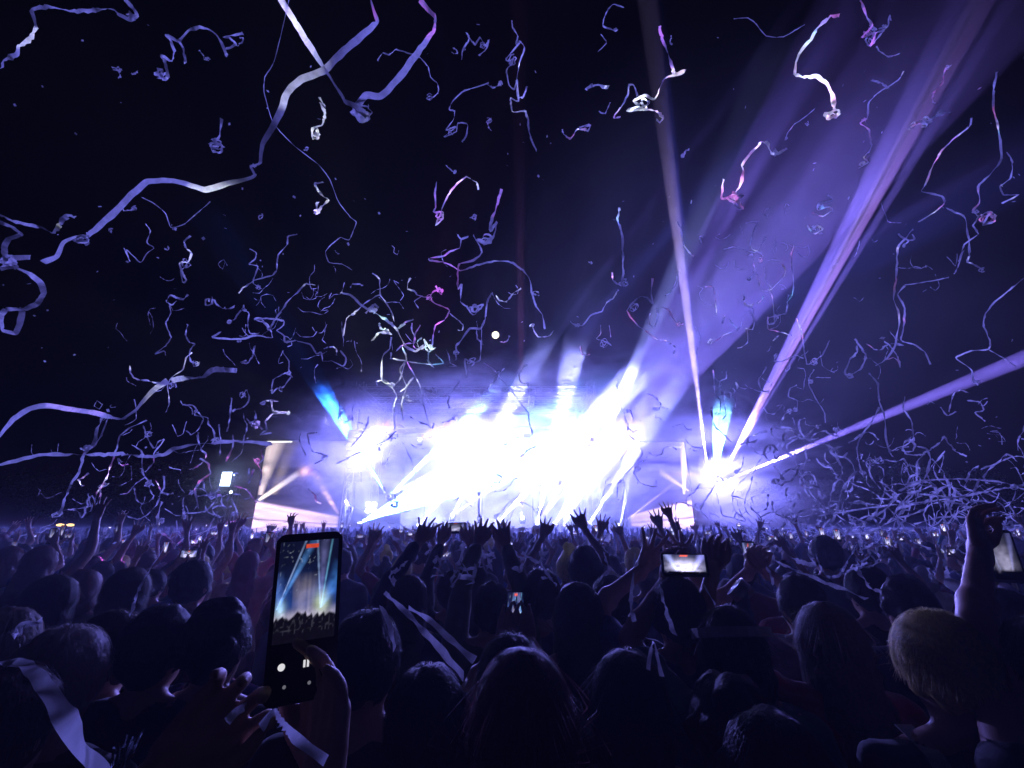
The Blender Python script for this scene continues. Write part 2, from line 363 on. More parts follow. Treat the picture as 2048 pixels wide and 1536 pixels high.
led_wall('side_screen', 'side screen showing a pink white band, beside the white tower lamps', X(1252), X(1382), 44, 1.5, Z(884, 44), side_img(1), 1.7)

# loudspeaker columns hung at both ends of the stage
for xx, lb in ((X(706), 'hanging column of black loudspeakers at the stage end near the left screen'), (X(1186), 'hanging column of black loudspeakers half lost in glare')):
    t = thing('line_array', lb, 'loudspeakers', (xx, 42.6, 3.8))
    for k in range(12):
        c = 0.03*k*k*.35
        MB().box((-.65, -.35 + c, 7.2-k*.42), (.65, .35 + c, 7.58-k*.42)).build('speaker_box', blk, t)
    MB().box((-.1, -.3, 7.65), (.1, .3, 9.8)).build('rigging', alu, t)

# lamps that throw the beams -------------------------------------------------------------
V1, V2, BL, CY, WT = (.25, .18, 1.0), (.12, .13, 1.0), (.02, .16, 1.0), (.15, .42, 1.0), (.30, .33, 1.0)
def gobo(ld, kind, seed):
    if not kind: return
    ld.use_nodes = True; nt = ld.node_tree; em = [n for n in nt.nodes if n.type == 'EMISSION'][0]
    tc = nt.nodes.new('ShaderNodeTexCoord'); mp = nt.nodes.new('ShaderNodeMapping'); nt.links.new(tc.outputs['Normal'], mp.inputs[0])
    mp.inputs['Location'].default_value = (seed*1.37, 0, 0)
    n = nt.nodes.new('ShaderNodeTexNoise'); nt.links.new(mp.outputs[0], n.inputs['Vector'])
    if kind == 'bars': mp.inputs['Scale'].default_value = (60, .6, .3); n.inputs['Detail'].default_value = 2
    else: mp.inputs['Scale'].default_value = (9, 9, 9); n.inputs['Detail'].default_value = 5
    n.inputs['Scale'].default_value = 1
    mr = nt.nodes.new('ShaderNodeMapRange'); mr.inputs[1].default_value = .4; mr.inputs[2].default_value = .62; mr.inputs[3].default_value = .12; mr.inputs[4].default_value = 1.6
    nt.links.new(n.outputs['Fac'], mr.inputs[0]); nt.links.new(mr.outputs[0], em.inputs['Strength'])
NL = [0]
def spot(src, tgt, deg, kw, col, kind=None, blend=.06, parent=None):
    ld = bpy.data.lights.new('beam_light', 'SPOT'); ld.energy = kw*1000; ld.color = col; ld.spot_size = rad(deg); ld.spot_blend = blend; ld.shadow_soft_size = .02
    o = bpy.data.objects.new('beam_light', ld); sc.collection.objects.link(o); o.location = src; o.rotation_euler = (tgt-src).to_track_quat('-Z', 'Y').to_euler()
    NL[0] += 1; gobo(ld, kind, NL[0]); return o
def moving_head(src, tgt, label, mat=None, group='moving head lamps on the stage', s=1.0):
    """base, yoke with two arms, tilted head and glowing lens"""
    t = thing('moving_head_lamp', label, 'stage lamp', src - Vector((0, 0, .62*s)), 0, group)
    MB().box((-.24*s, -.2*s, 0), (.24*s, .2*s, .16*s)).build('base', blk, t)
    y = MB().box((-.3*s, -.08*s, .17*s), (.3*s, .08*s, .23*s)).box((-.3*s, -.08*s, .232*s), (-.25*s, .08*s, .7*s)).box((.25*s, -.08*s, .232*s), (.3*s, .08*s, .7*s)); y.build('yoke', blk, t)
    d = (tgt-src).normalized(); c = Vector((0, 0, .62*s))
    MB().tube(c - d*.42*s, c - d*.06*s, .14*s, .22*s, 12).build('lamp_head', blk, t)
    MB().tube(c - d*.055*s, c - d*.045*s, .19*s, .19*s, 16).build('lens', mat or lensm, t)
    return t
def fixture(px, py, Y, beams, label, mat=None, s=1.0):
    src = at(px, py, Y); tg = [at(*b[0]) for b in beams]
    moving_head(src, tg[0], label, mat, s=s)
    for b, t in zip(beams, tg): spot(src, t, b[1], b[2], b[3], b[4] if len(b) > 4 else None)
# tower with white lamps
def tower(px, pytop, Y, label):
    x = X(px, Y); t = thing('lamp_tower', label, 'lamp tower', (x, Y, 0)); h = Z(pytop, Y) - .75
    truss(t, (0, .1, 0), (0, .1, h), .6, 8, 'mast'); MB().box((-1.1, -.4, h), (1.1, .5, h+.08)).build('platform', blk, t)
    MB().box((-1.2, -.9, 0), (1.2, 1.1, .25)).build('base_plate', blk, t)
tower(1430, 962, 45.2, 'slim truss tower carrying the white lamps on the right of the stage')
tower(453, 962, 45.2, 'slim truss tower carrying the square white strobe near the dim trees')
#FIXTURES
T1 = 'moving head lamp on the right tower throwing '
fixture(1417, 958, 44.6, [((1342, 370, 16), .4, 30000, (.6, .45, 1)), ((1303, -80, 12), .45, 14000, V2)], T1 + 'the thin near-vertical white beam', s=.7)
fixture(1429, 956, 45.3, [((1447, 790, 50), 13, 5500, CY)], T1 + 'the short pale cyan cone', s=.7)
fixture(1441, 958, 44.6, [((1600, 640, 32), 2.2, 30000, V1), ((1910, 120, 16), .6, 40000, (.45, .25, 1)), ((1872, 150, 16), .5, 26000, (.45, .3, 1)), ((1948, 120, 16), .4, 18000, V1)], T1 + 'the long striped violet beam', s=.7)
fixture(1452, 961, 45, [((2040, 720, 22), 2.0, 42000, V1, 'smoke')], T1 + 'the low violet beam sweeping right', s=.7)
fixture(1128, 1050, 43.5, [((1152, 780, 43), 1.8, 8000, WT), ((1287, 690, 38), 4.0, 26000, WT), ((1540, 290, 20), 1.3, 14000, V1), ((1700, 140, 16), .8, 8000, V1)], 'floor lamp at the stage foot throwing the bright white wedge')
fixture(1110, 1046, 44, [((1480, 380, 22), 4.2, 9000, V1), ((1560, 470, 22), 10, 9000, V1, 'smoke'), ((1660, 300, 18), 1.1, 9000, V1)], 'floor lamp at the stage foot throwing the broad violet fan')
fixture(1075, 1046, 44.5, [((1440, 620, 28), 1.1, 9000, V2), ((1400, 530, 26), .6, 6000, V1), ((1120, 830, 43), 9, 7000, WT)], 'floor lamp at the stage foot with narrow blue beams')
fixture(765, 975, 44, [((640, 770, 46), 8, 42000, BL, 'smoke')], 'stage edge lamp throwing the textured blue wedge', lensb)
fixture(700, 1012, 44, [((600, 910, 44), 11, 26000, (.3, .2, 1), 'smoke')], 'stage edge lamp throwing the short purple wedge toward the left screen', lensb)
fixture(455, 958, 45, [((300, 810, 38), 3.0, 900, BL, 'smoke'), ((395, 620, 34), 2.0, 500, BL, 'smoke')], 'moving head lamp on the left tower throwing faint blue beams', lensb)
fixture(838, 1050, 44, [((1180, 578, 28), .6, 9000, V1), ((1240, 580, 28), 1.8, 6000, V2), ((960, 900, 46), 11, 1600, WT)], 'floor lamp throwing a slanting white cone across the stage')
fixture(905, 1030, 46, [((1480, 650, 26), .6, 8000, V1), ((1400, 690, 28), .5, 7000, V2), ((1000, 850, 44), 7, 5000, WT)], 'floor lamp aiming through the glare to the right')
fixture(780, 990, 44, [((985, 790, 51), 6, 12000, CY), ((1350, 700, 26), 3, 6000, V2), ((1500, 600, 24), .8, 7000, V1)], 'floor lamp lighting the rising smoke at the stage corner')
fixture(1000, 1040, 46, [((1150, 880, 42), 9, 6000, WT)], 'floor lamp with a broad white fan at the stage middle')
fixture(1045, 1035, 45, [((1041, 580, 22), .3, 6000, (.9, .3, .9)), ((955, 500, 20), .6, 2500, (.4, .25, 1))], 'floor lamp throwing the thin magenta beam')
fixture(1180, 1045, 44, [((1320, 820, 42), 9, 9000, WT), ((1480, 780, 34), 2.0, 900, V2)], 'floor lamp lighting the smoke before the right screen')
fixture(1240, 1050, 44, [((1500, 850, 38), 2.2, 900, V1), ((1290, 800, 42), 6, 1500, V2)], 'stage edge lamp throwing a flat violet beam')
fixture(720, 1045, 44, [((752, 900, 43.5), .6, 900, WT), ((850, 985, 46), 22, 6000, CY)], 'stage edge lamp in the corner glare beside the big lit phone')
# lamps under the roof pointing down and outward
for k, (px, tx, ty) in enumerate([(760, 820, 1000), (840, 900, 1040), (925, 1010, 1000), (1010, 930, 1040), (1095, 1060, 990), (1165, 1220, 1010)]):
    src = at(px, 880, 43.6); tg = at(tx, ty, 41)
    moving_head(src, tg, ['first', 'second', 'third', 'fourth', 'fifth', 'sixth'][k] + ' lamp from the left hung along the stage roof edge', s=.9)
    spot(src, tg, 7, 110, V2)
# white-blue blinders on the deck that flood the smoke and the crowd
for k, (px, py, kw) in enumerate([(742, 1015, 40), (850, 990, 120), (965, 960, 150), (1065, 965, 130), (1165, 975, 110)]):
    p = at(px, py, 46.5)
    t = thing('blinder', ['first', 'second', 'third', 'fourth', 'fifth'][k] + ' blinder panel from the left burning white inside the stage smoke', 'stage lamp', p, 0, 'blinder panels at the back of the stage')
    MB().box((-.6, .02, -.6), (.6, .2, .6)).build('housing', blk, t)
    for i in range(2):
        for j in range(2): MB().tube((-.3+.6*i, .019, -.3+.6*j), (-.3+.6*i, -.02, -.3+.6*j), .25, .25, 14).build('lens', lensm, t)
    MB().tube((0, .1, -p.z+1.5), (0, .1, -.6), .05).build('pole', blk, t)
    spot(p + Vector((0, -.1, 0)), p + Vector((0, -10, .6)), 150, kw*.085, (.22, .26, 1.0), blend=.5)
# two strobes on the far tower
t = thing('strobe_panel', 'square white strobe shining on the left tower', 'stage lamp', at(452, 958, 44.6))
MB().box((-.55, .02, -.75), (.55, .25, .75)).build('housing', blk, t); MB().box((-.5, -.02, -.7), (.5, .018, .7)).build('lamp_face', glow('strobe_face', (.6, .75, 1), 6), t)
t = thing('strobe_panel', 'small round white lamp just under the square strobe', 'stage lamp', at(461, 984, 44.6))
MB().tube((0, .1, 0), (0, .25, 0), .2, .2, 14).build('housing', blk, t); MB().tube((0, .05, 0), (0, .09, 0), .16, .16, 14).build('lamp_face', glow('strobe_face', (.6, .75, 1), 6), t)
spot(at(452, 958, 44.5), at(452, 958, 30), 120, .5, (.4, .5, 1), blend=.5)
# wash lamps on the roof edge: they light the streamers and the heads
for px, kw in ((740, 110), (945, 170), (1150, 170), (1425, 120)):
    p = at(px, 905 if px < 1300 else 950, 43)
    t = thing('wash_lamp', 'violet wash lamp ' + {740: 'at the left end of the stage roof', 945: 'over the middle of the stage', 1150: 'at the right end of the stage roof', 1425: 'low among the white tower lamps'}[px], 'stage lamp', p)
    MB().tube((0, .02, 0), (0, .4, 0), .3, .16, 14).build('housing', blk, t); MB().tube((0, .005, 0), (0, .018, 0), .27, .27, 14).build('lens', lensb, t)
    MB().box((-.04, .1, .3), (.04, .2, .8)).build('clamp', alu, t)
    spot(p + Vector((0, -.1, 0)), p + Vector((0, -10, .8)), 140, kw*.3, (.22, .21, 1.0), blend=.6)
# ------------------------------------------------------------------ people
skin = [pbr('skin_pale', (.5, .32, .24), .55, var=.1), pbr('skin_tan', (.36, .21, .14), .55, var=.1), pbr('skin_dark', (.16, .09, .06), .5, var=.1)]
cloth = {k: pbr('cloth_' + k, c, .9, var=.2, scale=14, bump=.3, sheen=.3) for k, c in dict(black=(.012,.012,.014), charcoal=(.035,.035,.04), navy=(.015,.02,.06), white=(.62,.62,.6), beige=(.42,.38,.28),
    olive=(.14,.15,.08), red=(.3,.02,.025), teal=(.04,.16,.16), grey=(.22,.22,.23), blue=(.05,.08,.25), denim=(.04,.06,.12)).items()}
hairc = {k: hair_mat('hair_' + k, c) for k, c in dict(black=(.02,.017,.017), brown=(.05,.03,.018), auburn=(.12,.045,.035), blond=(.75,.6,.2), grey=(.3,.28,.26), ash=(.16,.13,.09)).items()}  # blond is raised towards yellow to stand in for warm light on hair

def ik(S, T, l1, l2, hint):
    d = T - S; L = min(d.length, (l1+l2)*.985); d.normalize(); T = S + d*L
    a = (l1*l1 - l2*l2 + L*L)/(2*L); h = math.sqrt(max(l1*l1 - a*a, 0))
    p = hint - d*hint.dot(d); p = p.normalized() if p.length > 1e-4 else d.orthogonal().normalized()
    return S + d*a + p*h, T
def hand(mb, T, d, pn, side, curl, spread=1.0, k=1.0, n=8):
    """palm, five jointed fingers of different lengths and a thumb; fingers along d, palm facing pn"""
    z = d.normalized(); y = (pn - z*pn.dot(z)).normalized(); x = y.cross(z)*side; sub = MB()
    M = lambda p: T + x*p[0]*k + y*p[1]*k + z*p[2]*k
    base = [(.033, .078, .068), (.011, .084, .078), (-.012, .081, .072), (-.032, .072, .056)]
    sub.cap(M((0, 0, -.03)), M((0, 0, .015)), .027*k, .026*k, n)
    for i, (bx, bz, ln) in enumerate(base):
        sub.cap(M((bx*.55, 0, .012)), M((bx, 0, bz)), .0165*k, .0125*k, n)
        p = Vector((bx, 0, bz)); ang = curl*.35; r = .0098
        for s_, f in enumerate((.45, .3, .25)):
            q = p + Vector((bx*spread*(.5), math.sin(ang)*ln*f, math.cos(ang)*ln*f)) if s_ == 0 else p + Vector((bx*spread*.3, math.sin(ang)*ln*f, math.cos(ang)*ln*f))
            sub.cap(M(p), M(q), r*k, (r-.001)*k, n, 2); p = q; r -= .001; ang += curl*(.9 if s_ == 0 else .6)
    a, b, c, e = (.02, .004, .02), (.045, .012 + curl*.006, .05), (.058 - curl*.012, .016 + curl*.012, .078), (.062 - curl*.022, .018 + curl*.018, .102)
    sub.cap(M(a), M(b), .0155*k, .0125*k, n); sub.cap(M(b), M(c), .012*k, .0105*k, n); sub.cap(M(c), M(e), .0105*k, .008*k, n, 2)
    mb.append(sub)
def person_mesh(H, arms, hairstyle, sleeves, vox, hvox, seed, lean=0, strands=0, head_turn=0):
    """arms: for side -1/+1 a dict(T=wrist target, curl, pn) in local coordinates, or None for an arm hanging down"""
    s = H/1.72; V = lambda *p: Vector(p)*s
    body = MB(); hands = []
    ht = Matrix.Rotation(head_turn, 3, 'Z')
    hc = V(0, .0, 1.60); HM = lambda x, y, z: hc + ht @ V(x, y, z-1.60)
    body.ell(hc, V(.074, .092, .112), n=20, m=14).ell(HM(0, .035, 1.535), V(.05, .055, .045))
    body.cap(HM(0, .088, 1.605), HM(0, .108, 1.578), .009*s, .013*s).cap(HM(-.03, .082, 1.625), HM(.03, .082, 1.625), .011*s, .011*s)
    body.cap(HM(-.02, .085, 1.545), HM(.02, .085, 1.545), .009*s, .009*s)
    for q in (-1, 1): body.ell(HM(q*.077, -.005, 1.592), V(.013, .022, .033)).ell(HM(q*.03, .082, 1.607), V(.012, .01, .009))
    body.cap(V(0, -.015, 1.40), V(0, 0, 1.54), .058*s, .052*s)
    body.cap(V(-.1, -.01, 1.36), V(.1, -.01, 1.36), .09*s, .09*s).ell(V(0, 0, 1.24), V(.155, .1, .18)).ell(V(0, 0, 1.05), V(.13, .095, .16)).ell(V(0, -.01, .92), V(.16, .11, .13))
    cl = MB(); cl.cap(V(-.1, -.01, 1.355), V(.1, -.01, 1.355), .105*s, .105*s).ell(V(0, 0, 1.24), V(.175, .118, .2)).ell(V(0, 0, 1.05), V(.16, .12, .2)).ell(V(0, 0, .95), V(.178, .13, .14))
    wr = {}
    for q in (-1, 1):
        S = V(q*.185, -.01, 1.39); A = arms.get(q)
        if A and A['T'].z > S.z: S = S + V(-q*.015, 0, .045)
        body.cap(V(q*.05, -.02, 1.46), S, .042*s, .058*s); cl.cap(V(q*.06, -.02, 1.435), S, .055*s, .07*s)
        if A: E_, T = ik(S, A['T'], .285*s, .255*s, Vector(A.get('hint', (q*.8, .25, -.5))))
        else: E_, T = S + V(q*.06, -.02, -.28), S + V(q*.05, .06, -.53)
        body.cap(S, E_, .05*s, .038*s).cap(E_, T, .04*s, .026*s).ell(E_ + (T-E_)*.25, V(.042, .042, .05))
        if A and A.get('to'): d = Vector(A['to'])
        else: d = (T - E_)
        if A and not A.get('to'): d = d.normalized() + Vector((0, 0, .6))
        hand(hands, T, d, Vector(A['pn']) if A else Vector((-q, 0, 0)), -q if (A and A['pn'][1] > 0) else q, A['curl'] if A else .5, A.get('spread', 1) if A else .3, s*1.02, 8 if hvox < .006 else 6)
        if sleeves == 'short': cl.cap(S, S + (E_-S)*.62, .072*s, .062*s)
        elif sleeves == 'long': cl.cap(S, E_, .07*s, .055*s).cap(E_, E_ + (T-E_)*.86, .055*s, .042*s)
        elif sleeves == 'rolled': cl.cap(S, E_, .07*s, .055*s).cap(E_, E_ + (T-E_)*.2, .055*s, .052*s)
        wr[q] = T
    lg = MB()
    for q in (-1, 1):
        body.cap(V(q*.09, 0, .88), V(q*.1, .02, .49), .085*s, .055*s).cap(V(q*.1, .02, .49), V(q*.1, -.02, .09), .054*s, .036*s).cap(V(q*.1, -.04, .045), V(q*.11, .15, .035), .042*s, .033*s)
        lg.cap(V(q*.09, 0, .88), V(q*.1, .02, .49), .1*s, .075*s).cap(V(q*.1, .02, .49), V(q*.1, -.02, .12), .074*s, .062*s)
    lg.ell(V(0, -.01, .92), V(.17, .122, .12))
    bm_ = remesh(body, vox, None, 'body', 3)
    hm_ = MB()
    # hands are finer than the rest and grow out of the wrists of the same mesh
    parts = [bm_] + [remesh(h, hvox, None, 'hand', 1, sf=.35) for h in hands]
    bm = bmesh.new()
    for p in parts: bm.from_mesh(p)
    out = bpy.data.meshes.new('body'); bm.to_mesh(out); bm.free(); out.shade_smooth()
    for p in parts: bpy.data.meshes.remove(p)
    res = {'body': out, 'wr': wr, 's': s}
    res['shirt'] = remesh(cl, vox*1.1, None, 'shirt', 2, .012*s, 9, seed)
    res['trousers'] = remesh(lg, vox*1.5, None, 'trousers', 2, .01*s, 9, seed)
    # hair
    h = MB(); hr = V(.09, .106, .112)
    if hairstyle != 'bald':
        h.ell(HM(0, -.016, 1.618), hr, n=20, m=14)
        if hairstyle == 'long': h.ell(HM(0, -.05, 1.52), V(.1, .075, .13)).ell(HM(0, -.075, 1.38), V(.12, .06, .16)).ell(HM(0, -.085, 1.26), V(.1, .045, .12))
        if hairstyle == 'bob': h.ell(HM(0, -.035, 1.54), V(.105, .085, .1))
        if hairstyle == 'bun': h.ell(HM(0, -.06, 1.74), V(.05, .05, .045))
        if hairstyle == 'pony': h.ell(HM(0, -.13, 1.63), V(.035, .04, .04)).cap(HM(0, -.15, 1.6), HM(0, -.15, 1.38), .035*s, .02*s)
        if hairstyle == 'curly':
            rr = random.Random(seed)
            for i in range(26):
                t = rr.uniform(0, 6.28); p = rr.uniform(.1, 1.75); h.ell(HM(.085*math.sin(p)*math.cos(t), -.02 + .1*math.sin(p)*math.sin(t)*(1 if math.sin(t) < 0 else .6), 1.62 + .1*math.cos(p)), V(.033, .033, .033), n=8, m=6)
        hm2 = remesh(h, vox*.8, None, 'hair', 1, .010*s, 28, seed)
        if strands:
            rr = random.Random(seed + 5); c = Vector(HM(0, -.016, 1.618)); v = []; f = []
            ln = {'long': .42, 'bob': .2, 'short': .05, 'bun': .05, 'pony': .06, 'curly': .05}[hairstyle]
            for i in range(strands):
                t = rr.uniform(0, 2*math.pi); p = math.acos(1 - rr.random()*(1.35 if hairstyle in ('long', 'bob') else 1.2))
                dr = ht @ Vector((math.sin(p)*math.cos(t), math.sin(p)*math.sin(t), math.cos(p)))
                if (ht.inverted() @ dr).y > .55 and dr.z < .45: continue
                L = ln*rr.uniform(.6, 1.05)*s; n_ = 9 if ln > .1 else 5; P = []
                p_ = c + Vector((dr.x*hr.x, dr.y*hr.y, dr.z*hr.z))*1.0
                dh = Vector((dr.x, dr.y - .25, 0)); dh = dh.normalized() if dh.length > .05 else Vector((rr.gauss(0, 1), rr.gauss(0, 1), 0)).normalized()
                vel = dh*.9*max(dr.z, .0) + Vector((0, 0, -.55)) + Vector((rr.gauss(0, .22), rr.gauss(0, .22), 0))
                fly = rr.random() < .05
                for j in range(n_):
                    P.append(p_.copy()); vel = vel*.75 + Vector((rr.gauss(0, .07), rr.gauss(0, .07), -.42))
                    if fly: vel += dr*.25
                    p_ = p_ + vel.normalized()*(L/n_)
                    q = p_ - c; e = math.sqrt((q.x/hr.x)**2 + (q.y/hr.y)**2 + (q.z/hr.z)**2)
                    lim = 1.01 + .06*((i*7919) % 13)/13
                    if e < lim or (not fly and p_.z > c.z and e > lim*1.04): p_ = c + q*(lim/e)
                    if hairstyle in ('long', 'bob') and p_.z < c.z - .03*s:
                        q2 = Vector((p_.x - c.x, p_.y - c.y)); mn = (.085 + .02*((i*31) % 7)/7)*s
                        if q2.length > 1e-4: q2 = q2.normalized()*mn; p_.x, p_.y = c.x + q2.x, c.y + q2.y
                w = .0010*s*rr.uniform(.7, 1.4); b = len(v)
                for j, pt in enumerate(P):
                    tg_ = (P[min(j+1, n_-1)] - P[max(j-1, 0)]).normalized(); sd = tg_.cross(dr)
                    sd = (sd.normalized() if sd.length > 1e-3 else Vector((1, 0, 0)))*w*(1 - .7*j/n_)
                    v += [pt - sd, pt + sd]
                for j in range(n_-1): f.append((b+2*j, b+2*j+1, b+2*j+3, b+2*j+2))
            st = bpy.data.meshes.new('st'); st.from_pydata(v, [], f)
            bm = bmesh.new(); bm.from_mesh(hm2); bm.from_mesh(st); bm.to_mesh(hm2); bm.free(); hm2.shade_smooth(); bpy.data.meshes.remove(st)
        res['hair'] = hm2
    res['HM'] = HM
    return res
def dress(name_root, R_, sk, shirt, hair, trouser='denim'):
    for k, m in (('body', sk), ('shirt', shirt), ('trousers', cloth[trouser]), ('hair', hair)):
        if k in R_ and isinstance(R_[k], bpy.types.Mesh):
            R_[k].materials.clear(); R_[k].materials.append(m); obj(k, R_[k], name_root)
FEET = []
def person(px, pytop, H, label, arms=None, hair='short', hc='black', shirt='black', sleeves='short', sk=0, rz=0, Y=None, vox=.013, strands=1600, turn=0, seed=None, group='people close in front of the camera'):
    r = ray(px, pytop); 
    if Y is None: Y = (CAMZ - H)/(-r.z)*r.y
    top = at(px, pytop, Y); H = top.z if pytop is not None else H
    H = min(max(top.z, 1.45), 2.0)
    loc = Vector((top.x, top.y - .0, 0)); FEET.append((loc.x, loc.y))
    Rz = Matrix.Rotation(-rz, 3, 'Z'); A = {}
    for q, a in (arms or {}).items():
        a = dict(a); a['T'] = Rz @ (a['T'] - loc); a['pn'] = tuple(Rz @ Vector(a['pn']))
        A[q] = a
    sd = seed or int(px*7 + pytop); near = Y < 1.9
    M = person_mesh(H/1.725*1.72, A, hair, sleeves, vox if near else .017, .0045 if near else .006, sd, strands=strands if near else int(strands*.6), head_turn=turn)
    t = thing('person', label, 'person', loc, rz, group)
    dress(t, M, skin[sk], cloth[shirt], hairc[hc])
    return t, M
def A(px, py, Y, curl=.2, pn=(0, 1, 0), spread=1.0, **k): return dict(T=at(px, py, Y), curl=curl, pn=pn, spread=spread, **k)

# phones -----------------------------------------------------------------
case = pbr('phone_case', (.01, .01, .012), .35, var=.1)
def phone_img(kind, seed):
    def fn(U, V_):
        n = vnoise(U, V_, 6, 9, seed + 1); n2 = vnoise(U, V_, 26, 3, seed + 2); n3 = vnoise(U, V_, 16, 22, seed + 3); b = np.zeros(U.shape + (3,)) + np.array((.006, .008, .035))
        if kind == 'show':      # the filmed concert: blue beams, pale middle, crowd edge, red record mark
            a = 1.45
            b = mixc(b, np.exp(-((V_-.42)/.2)**2)*(.25 + n)*.5, (.03, .12, .6)); b = mixc(b, np.clip(1 - np.abs(U-.5 + .05*V_)/.22, 0, 1)**.5*np.clip((.68-V_)*5, 0, 1)*(V_ > .2)*(.45 + .5*n2), (.42, .35, .38))
            for p, q, w0, w1, c in (((.03, .33), (.56, .98), .015, .07, (.1, .3, .75)), ((.03, .33), (.4, .95), .008, .02, (.35, .5, .9)), ((.74, .3), (.62, 1.05), .01, .022, (.3, .45, .8)), ((.75, .3), (.9, 1.05), .012, .02, (.2, .6, .9)),
                                    ((.74, .3), (.76, 1.0), .03, .09, (.16, .16, .4)), ((.75, .3), (1.05, .62), .02, .16, (.06, .25, .75)), ((.1, .3), (0, .6), .04, .1, (.1, .2, .6))): b = mixc(b, shaft(U, V_, p, q, w0, w1, a)*(.45 + .8*n3), c)
            b = mixc(b, np.exp(-((U-.76)**2/.012 + (V_-.36)**2/.01)), (.8, 1, .55)); b = mixc(b, np.exp(-((U-.08)**2/.006 + (V_-.33)**2/.006)), (.5, .8, .8)); b = mixc(b, np.exp(-(V_-.24)**2/.003)*(.5 + n3), (.5, .45, .55))
            q = vnoise(U, V_, 11, 15, 5); b = mixc(b, np.clip(1 - np.abs(q - .5)/.03, 0, 1)*np.clip(vnoise(U, V_, 5, 6, 9)*2 - .9, 0, 1)*(V_ > .48)*(U < .75), (.35, .42, .5))
            e = .2 + .05*vnoise(U, V_*0, 30, 1, 7) + .05*np.exp(-((U-.42)/.1)**2); k = np.clip((V_ - e)*50, 0, 1); b = b*k[..., None] + (1-k[..., None])*np.array((.006, .005, .012)); b = mixc(b, (1-k)*np.clip(1 - np.abs(n3 - .5)/.06, 0, 1)*.05*(V_ > .08), (1, 1, 1.4))
            m = (np.abs(U-.54) < .11)*(np.abs(V_-.945) < .02); b = b*(1-m[..., None]) + m[..., None]*np.array((1.0, .1, .04))
        else:
            b = mixc(b, np.exp(-((U-.5)**2/.1 + (V_-.35)**2/.12))*(.5 + n), (.9, .85, 1.3)); b = mixc(b, shaft(U, V_, (.3, .2), (.1, 1), .02, .1), (.3, .35, .8)); b = mixc(b, shaft(U, V_, (.7, .2), (.95, 1), .02, .12), (.3, .3, .9))
            e = .14 + .1*vnoise(U, V_*0, 14, 1, seed); k = np.clip((V_ - e)*30, 0, 1); b = b*k[..., None]; m = (np.abs(U-.5) < .08)*(np.abs(V_-.93) < .04); b = b*(1-m[..., None]) + m[..., None]*np.array((1.0, .12, .05))
        return b
    return fn
def rrect(mb, w, h, d, r, n=5, y0=0):
    pts = []
    for cx_, cz_, a0 in ((w/2-r, h/2-r, 0), (-w/2+r, h/2-r, 90), (-w/2+r, -h/2+r, 180), (w/2-r, -h/2+r, 270)):
        for i in range(n+1): a = rad(a0 + 90*i/n); pts.append((cx_ + r*math.cos(a), cz_ + r*math.sin(a)))
    N_ = len(pts); v = [(x, y0, z) for x, z in pts] + [(x, y0+d, z) for x, z in pts]
    mb.add(v, [tuple(range(N_)), tuple(range(2*N_-1, N_-1, -1))] + [(i, i+N_, (i+1) % N_ + N_, (i+1) % N_) for i in range(N_)]); return mb
def phone(c, w, h, label, kind, rz=0, roll=0, tilt=0, strength=1.3, scr=(.06, .94, .06, .94), buttons=False, group='phones filming the show', seed=0):
    t = thing('smartphone', label, 'phone', c, 0, group); t.rotation_euler = (tilt, roll, rz)
    rrect(MB(), w, h, .009, min(w, h)*.14).build('body', case, t)
    a, b, e, f = scr
    g_ = (70, 96) if buttons else ((26, 18) if kind != 'plain' else (12, 10)); painted('screen', (-w/2 + w*a, -.0006, -h/2 + h*e), (w*(b-a), 0, 0), (0, 0, h*(f-e)), phone_img(kind, seed), g_[0], g_[1], strength, t)
    rrect(MB(), min(w, h)*.35, min(w, h)*.35, .002, .006, 4, .009).build('camera_bump', case, t)
    if buttons:
        wm = glow('icon_light', (.9, .9, .95), .8)
        MB().tube((-w*.28, -.0014, -h*.29), (-w*.28, -.0004, -h*.29), w*.05, n=16).build('shutter_icon', wm, t)
        MB().box((w*.02, -.0014, -h*.31), (w*.05, -.0004, -h*.27)).build('pause_icon', wm, t); MB().box((w*.07, -.0014, -h*.31), (w*.1, -.0004, -h*.27)).build('pause_icon', wm, t)
        gm_ = glow('icon_dim', (.5, .5, .6), .25)
        for x in (-.22, .12): MB().tube((w*x, -.0014, -h*.4), (w*x, -.0004, -h*.4), w*.025, n=10).build('menu_icon', gm_, t)
    return t

# ---- the big phone held up close, and its holder
pc = ad(611, 1226, .56)
# tilted back so that its screen faces the lens above it
bigp = phone(pc, .082, .198, 'big black phone held up close, filming, red record mark over a blue beam picture', 'show', rz=rad(22), roll=rad(-4), tilt=rad(-2), strength=.66, scr=(.06, .94, .34, .95), buttons=True, group=None)
def custom(loc, H, label, arms, **k):
    Rz = Matrix.Rotation(0, 3, 'Z'); AA = {}
    for q, a in arms.items(): a = dict(a); a['T'] = a['T'] - Vector(loc); AA[q] = a
    FEET.append((loc[0], loc[1])); M = person_mesh(H, AA, k.get('hair', 'short'), k.get('sleeves', 'short'), .013, .004, 3, strands=300)
    t = thing('person', label, 'person', loc, 0, 'people close in front of the camera'); dress(t, M, skin[k.get('sk', 0)], cloth[k.get('shirt', 'black')], hairc[k.get('hc', 'brown')]); return t
custom(Vector((-.33, .20, 0)), 1.68, 'person close by holding the big black phone up with both bare forearms',
    {-1: dict(T=ad(497, 1345, .62), curl=.8, pn=(.4, -1, .1), spread=.3, to=(.55, .1, .55), hint=(-.5, .1, -1)), 1: dict(T=ad(693, 1395, .61), curl=.5, pn=(-.6, -.8, .1), spread=.2, to=(-.12, .05, 1), hint=(.3, .1, -1))}, shirt='black')

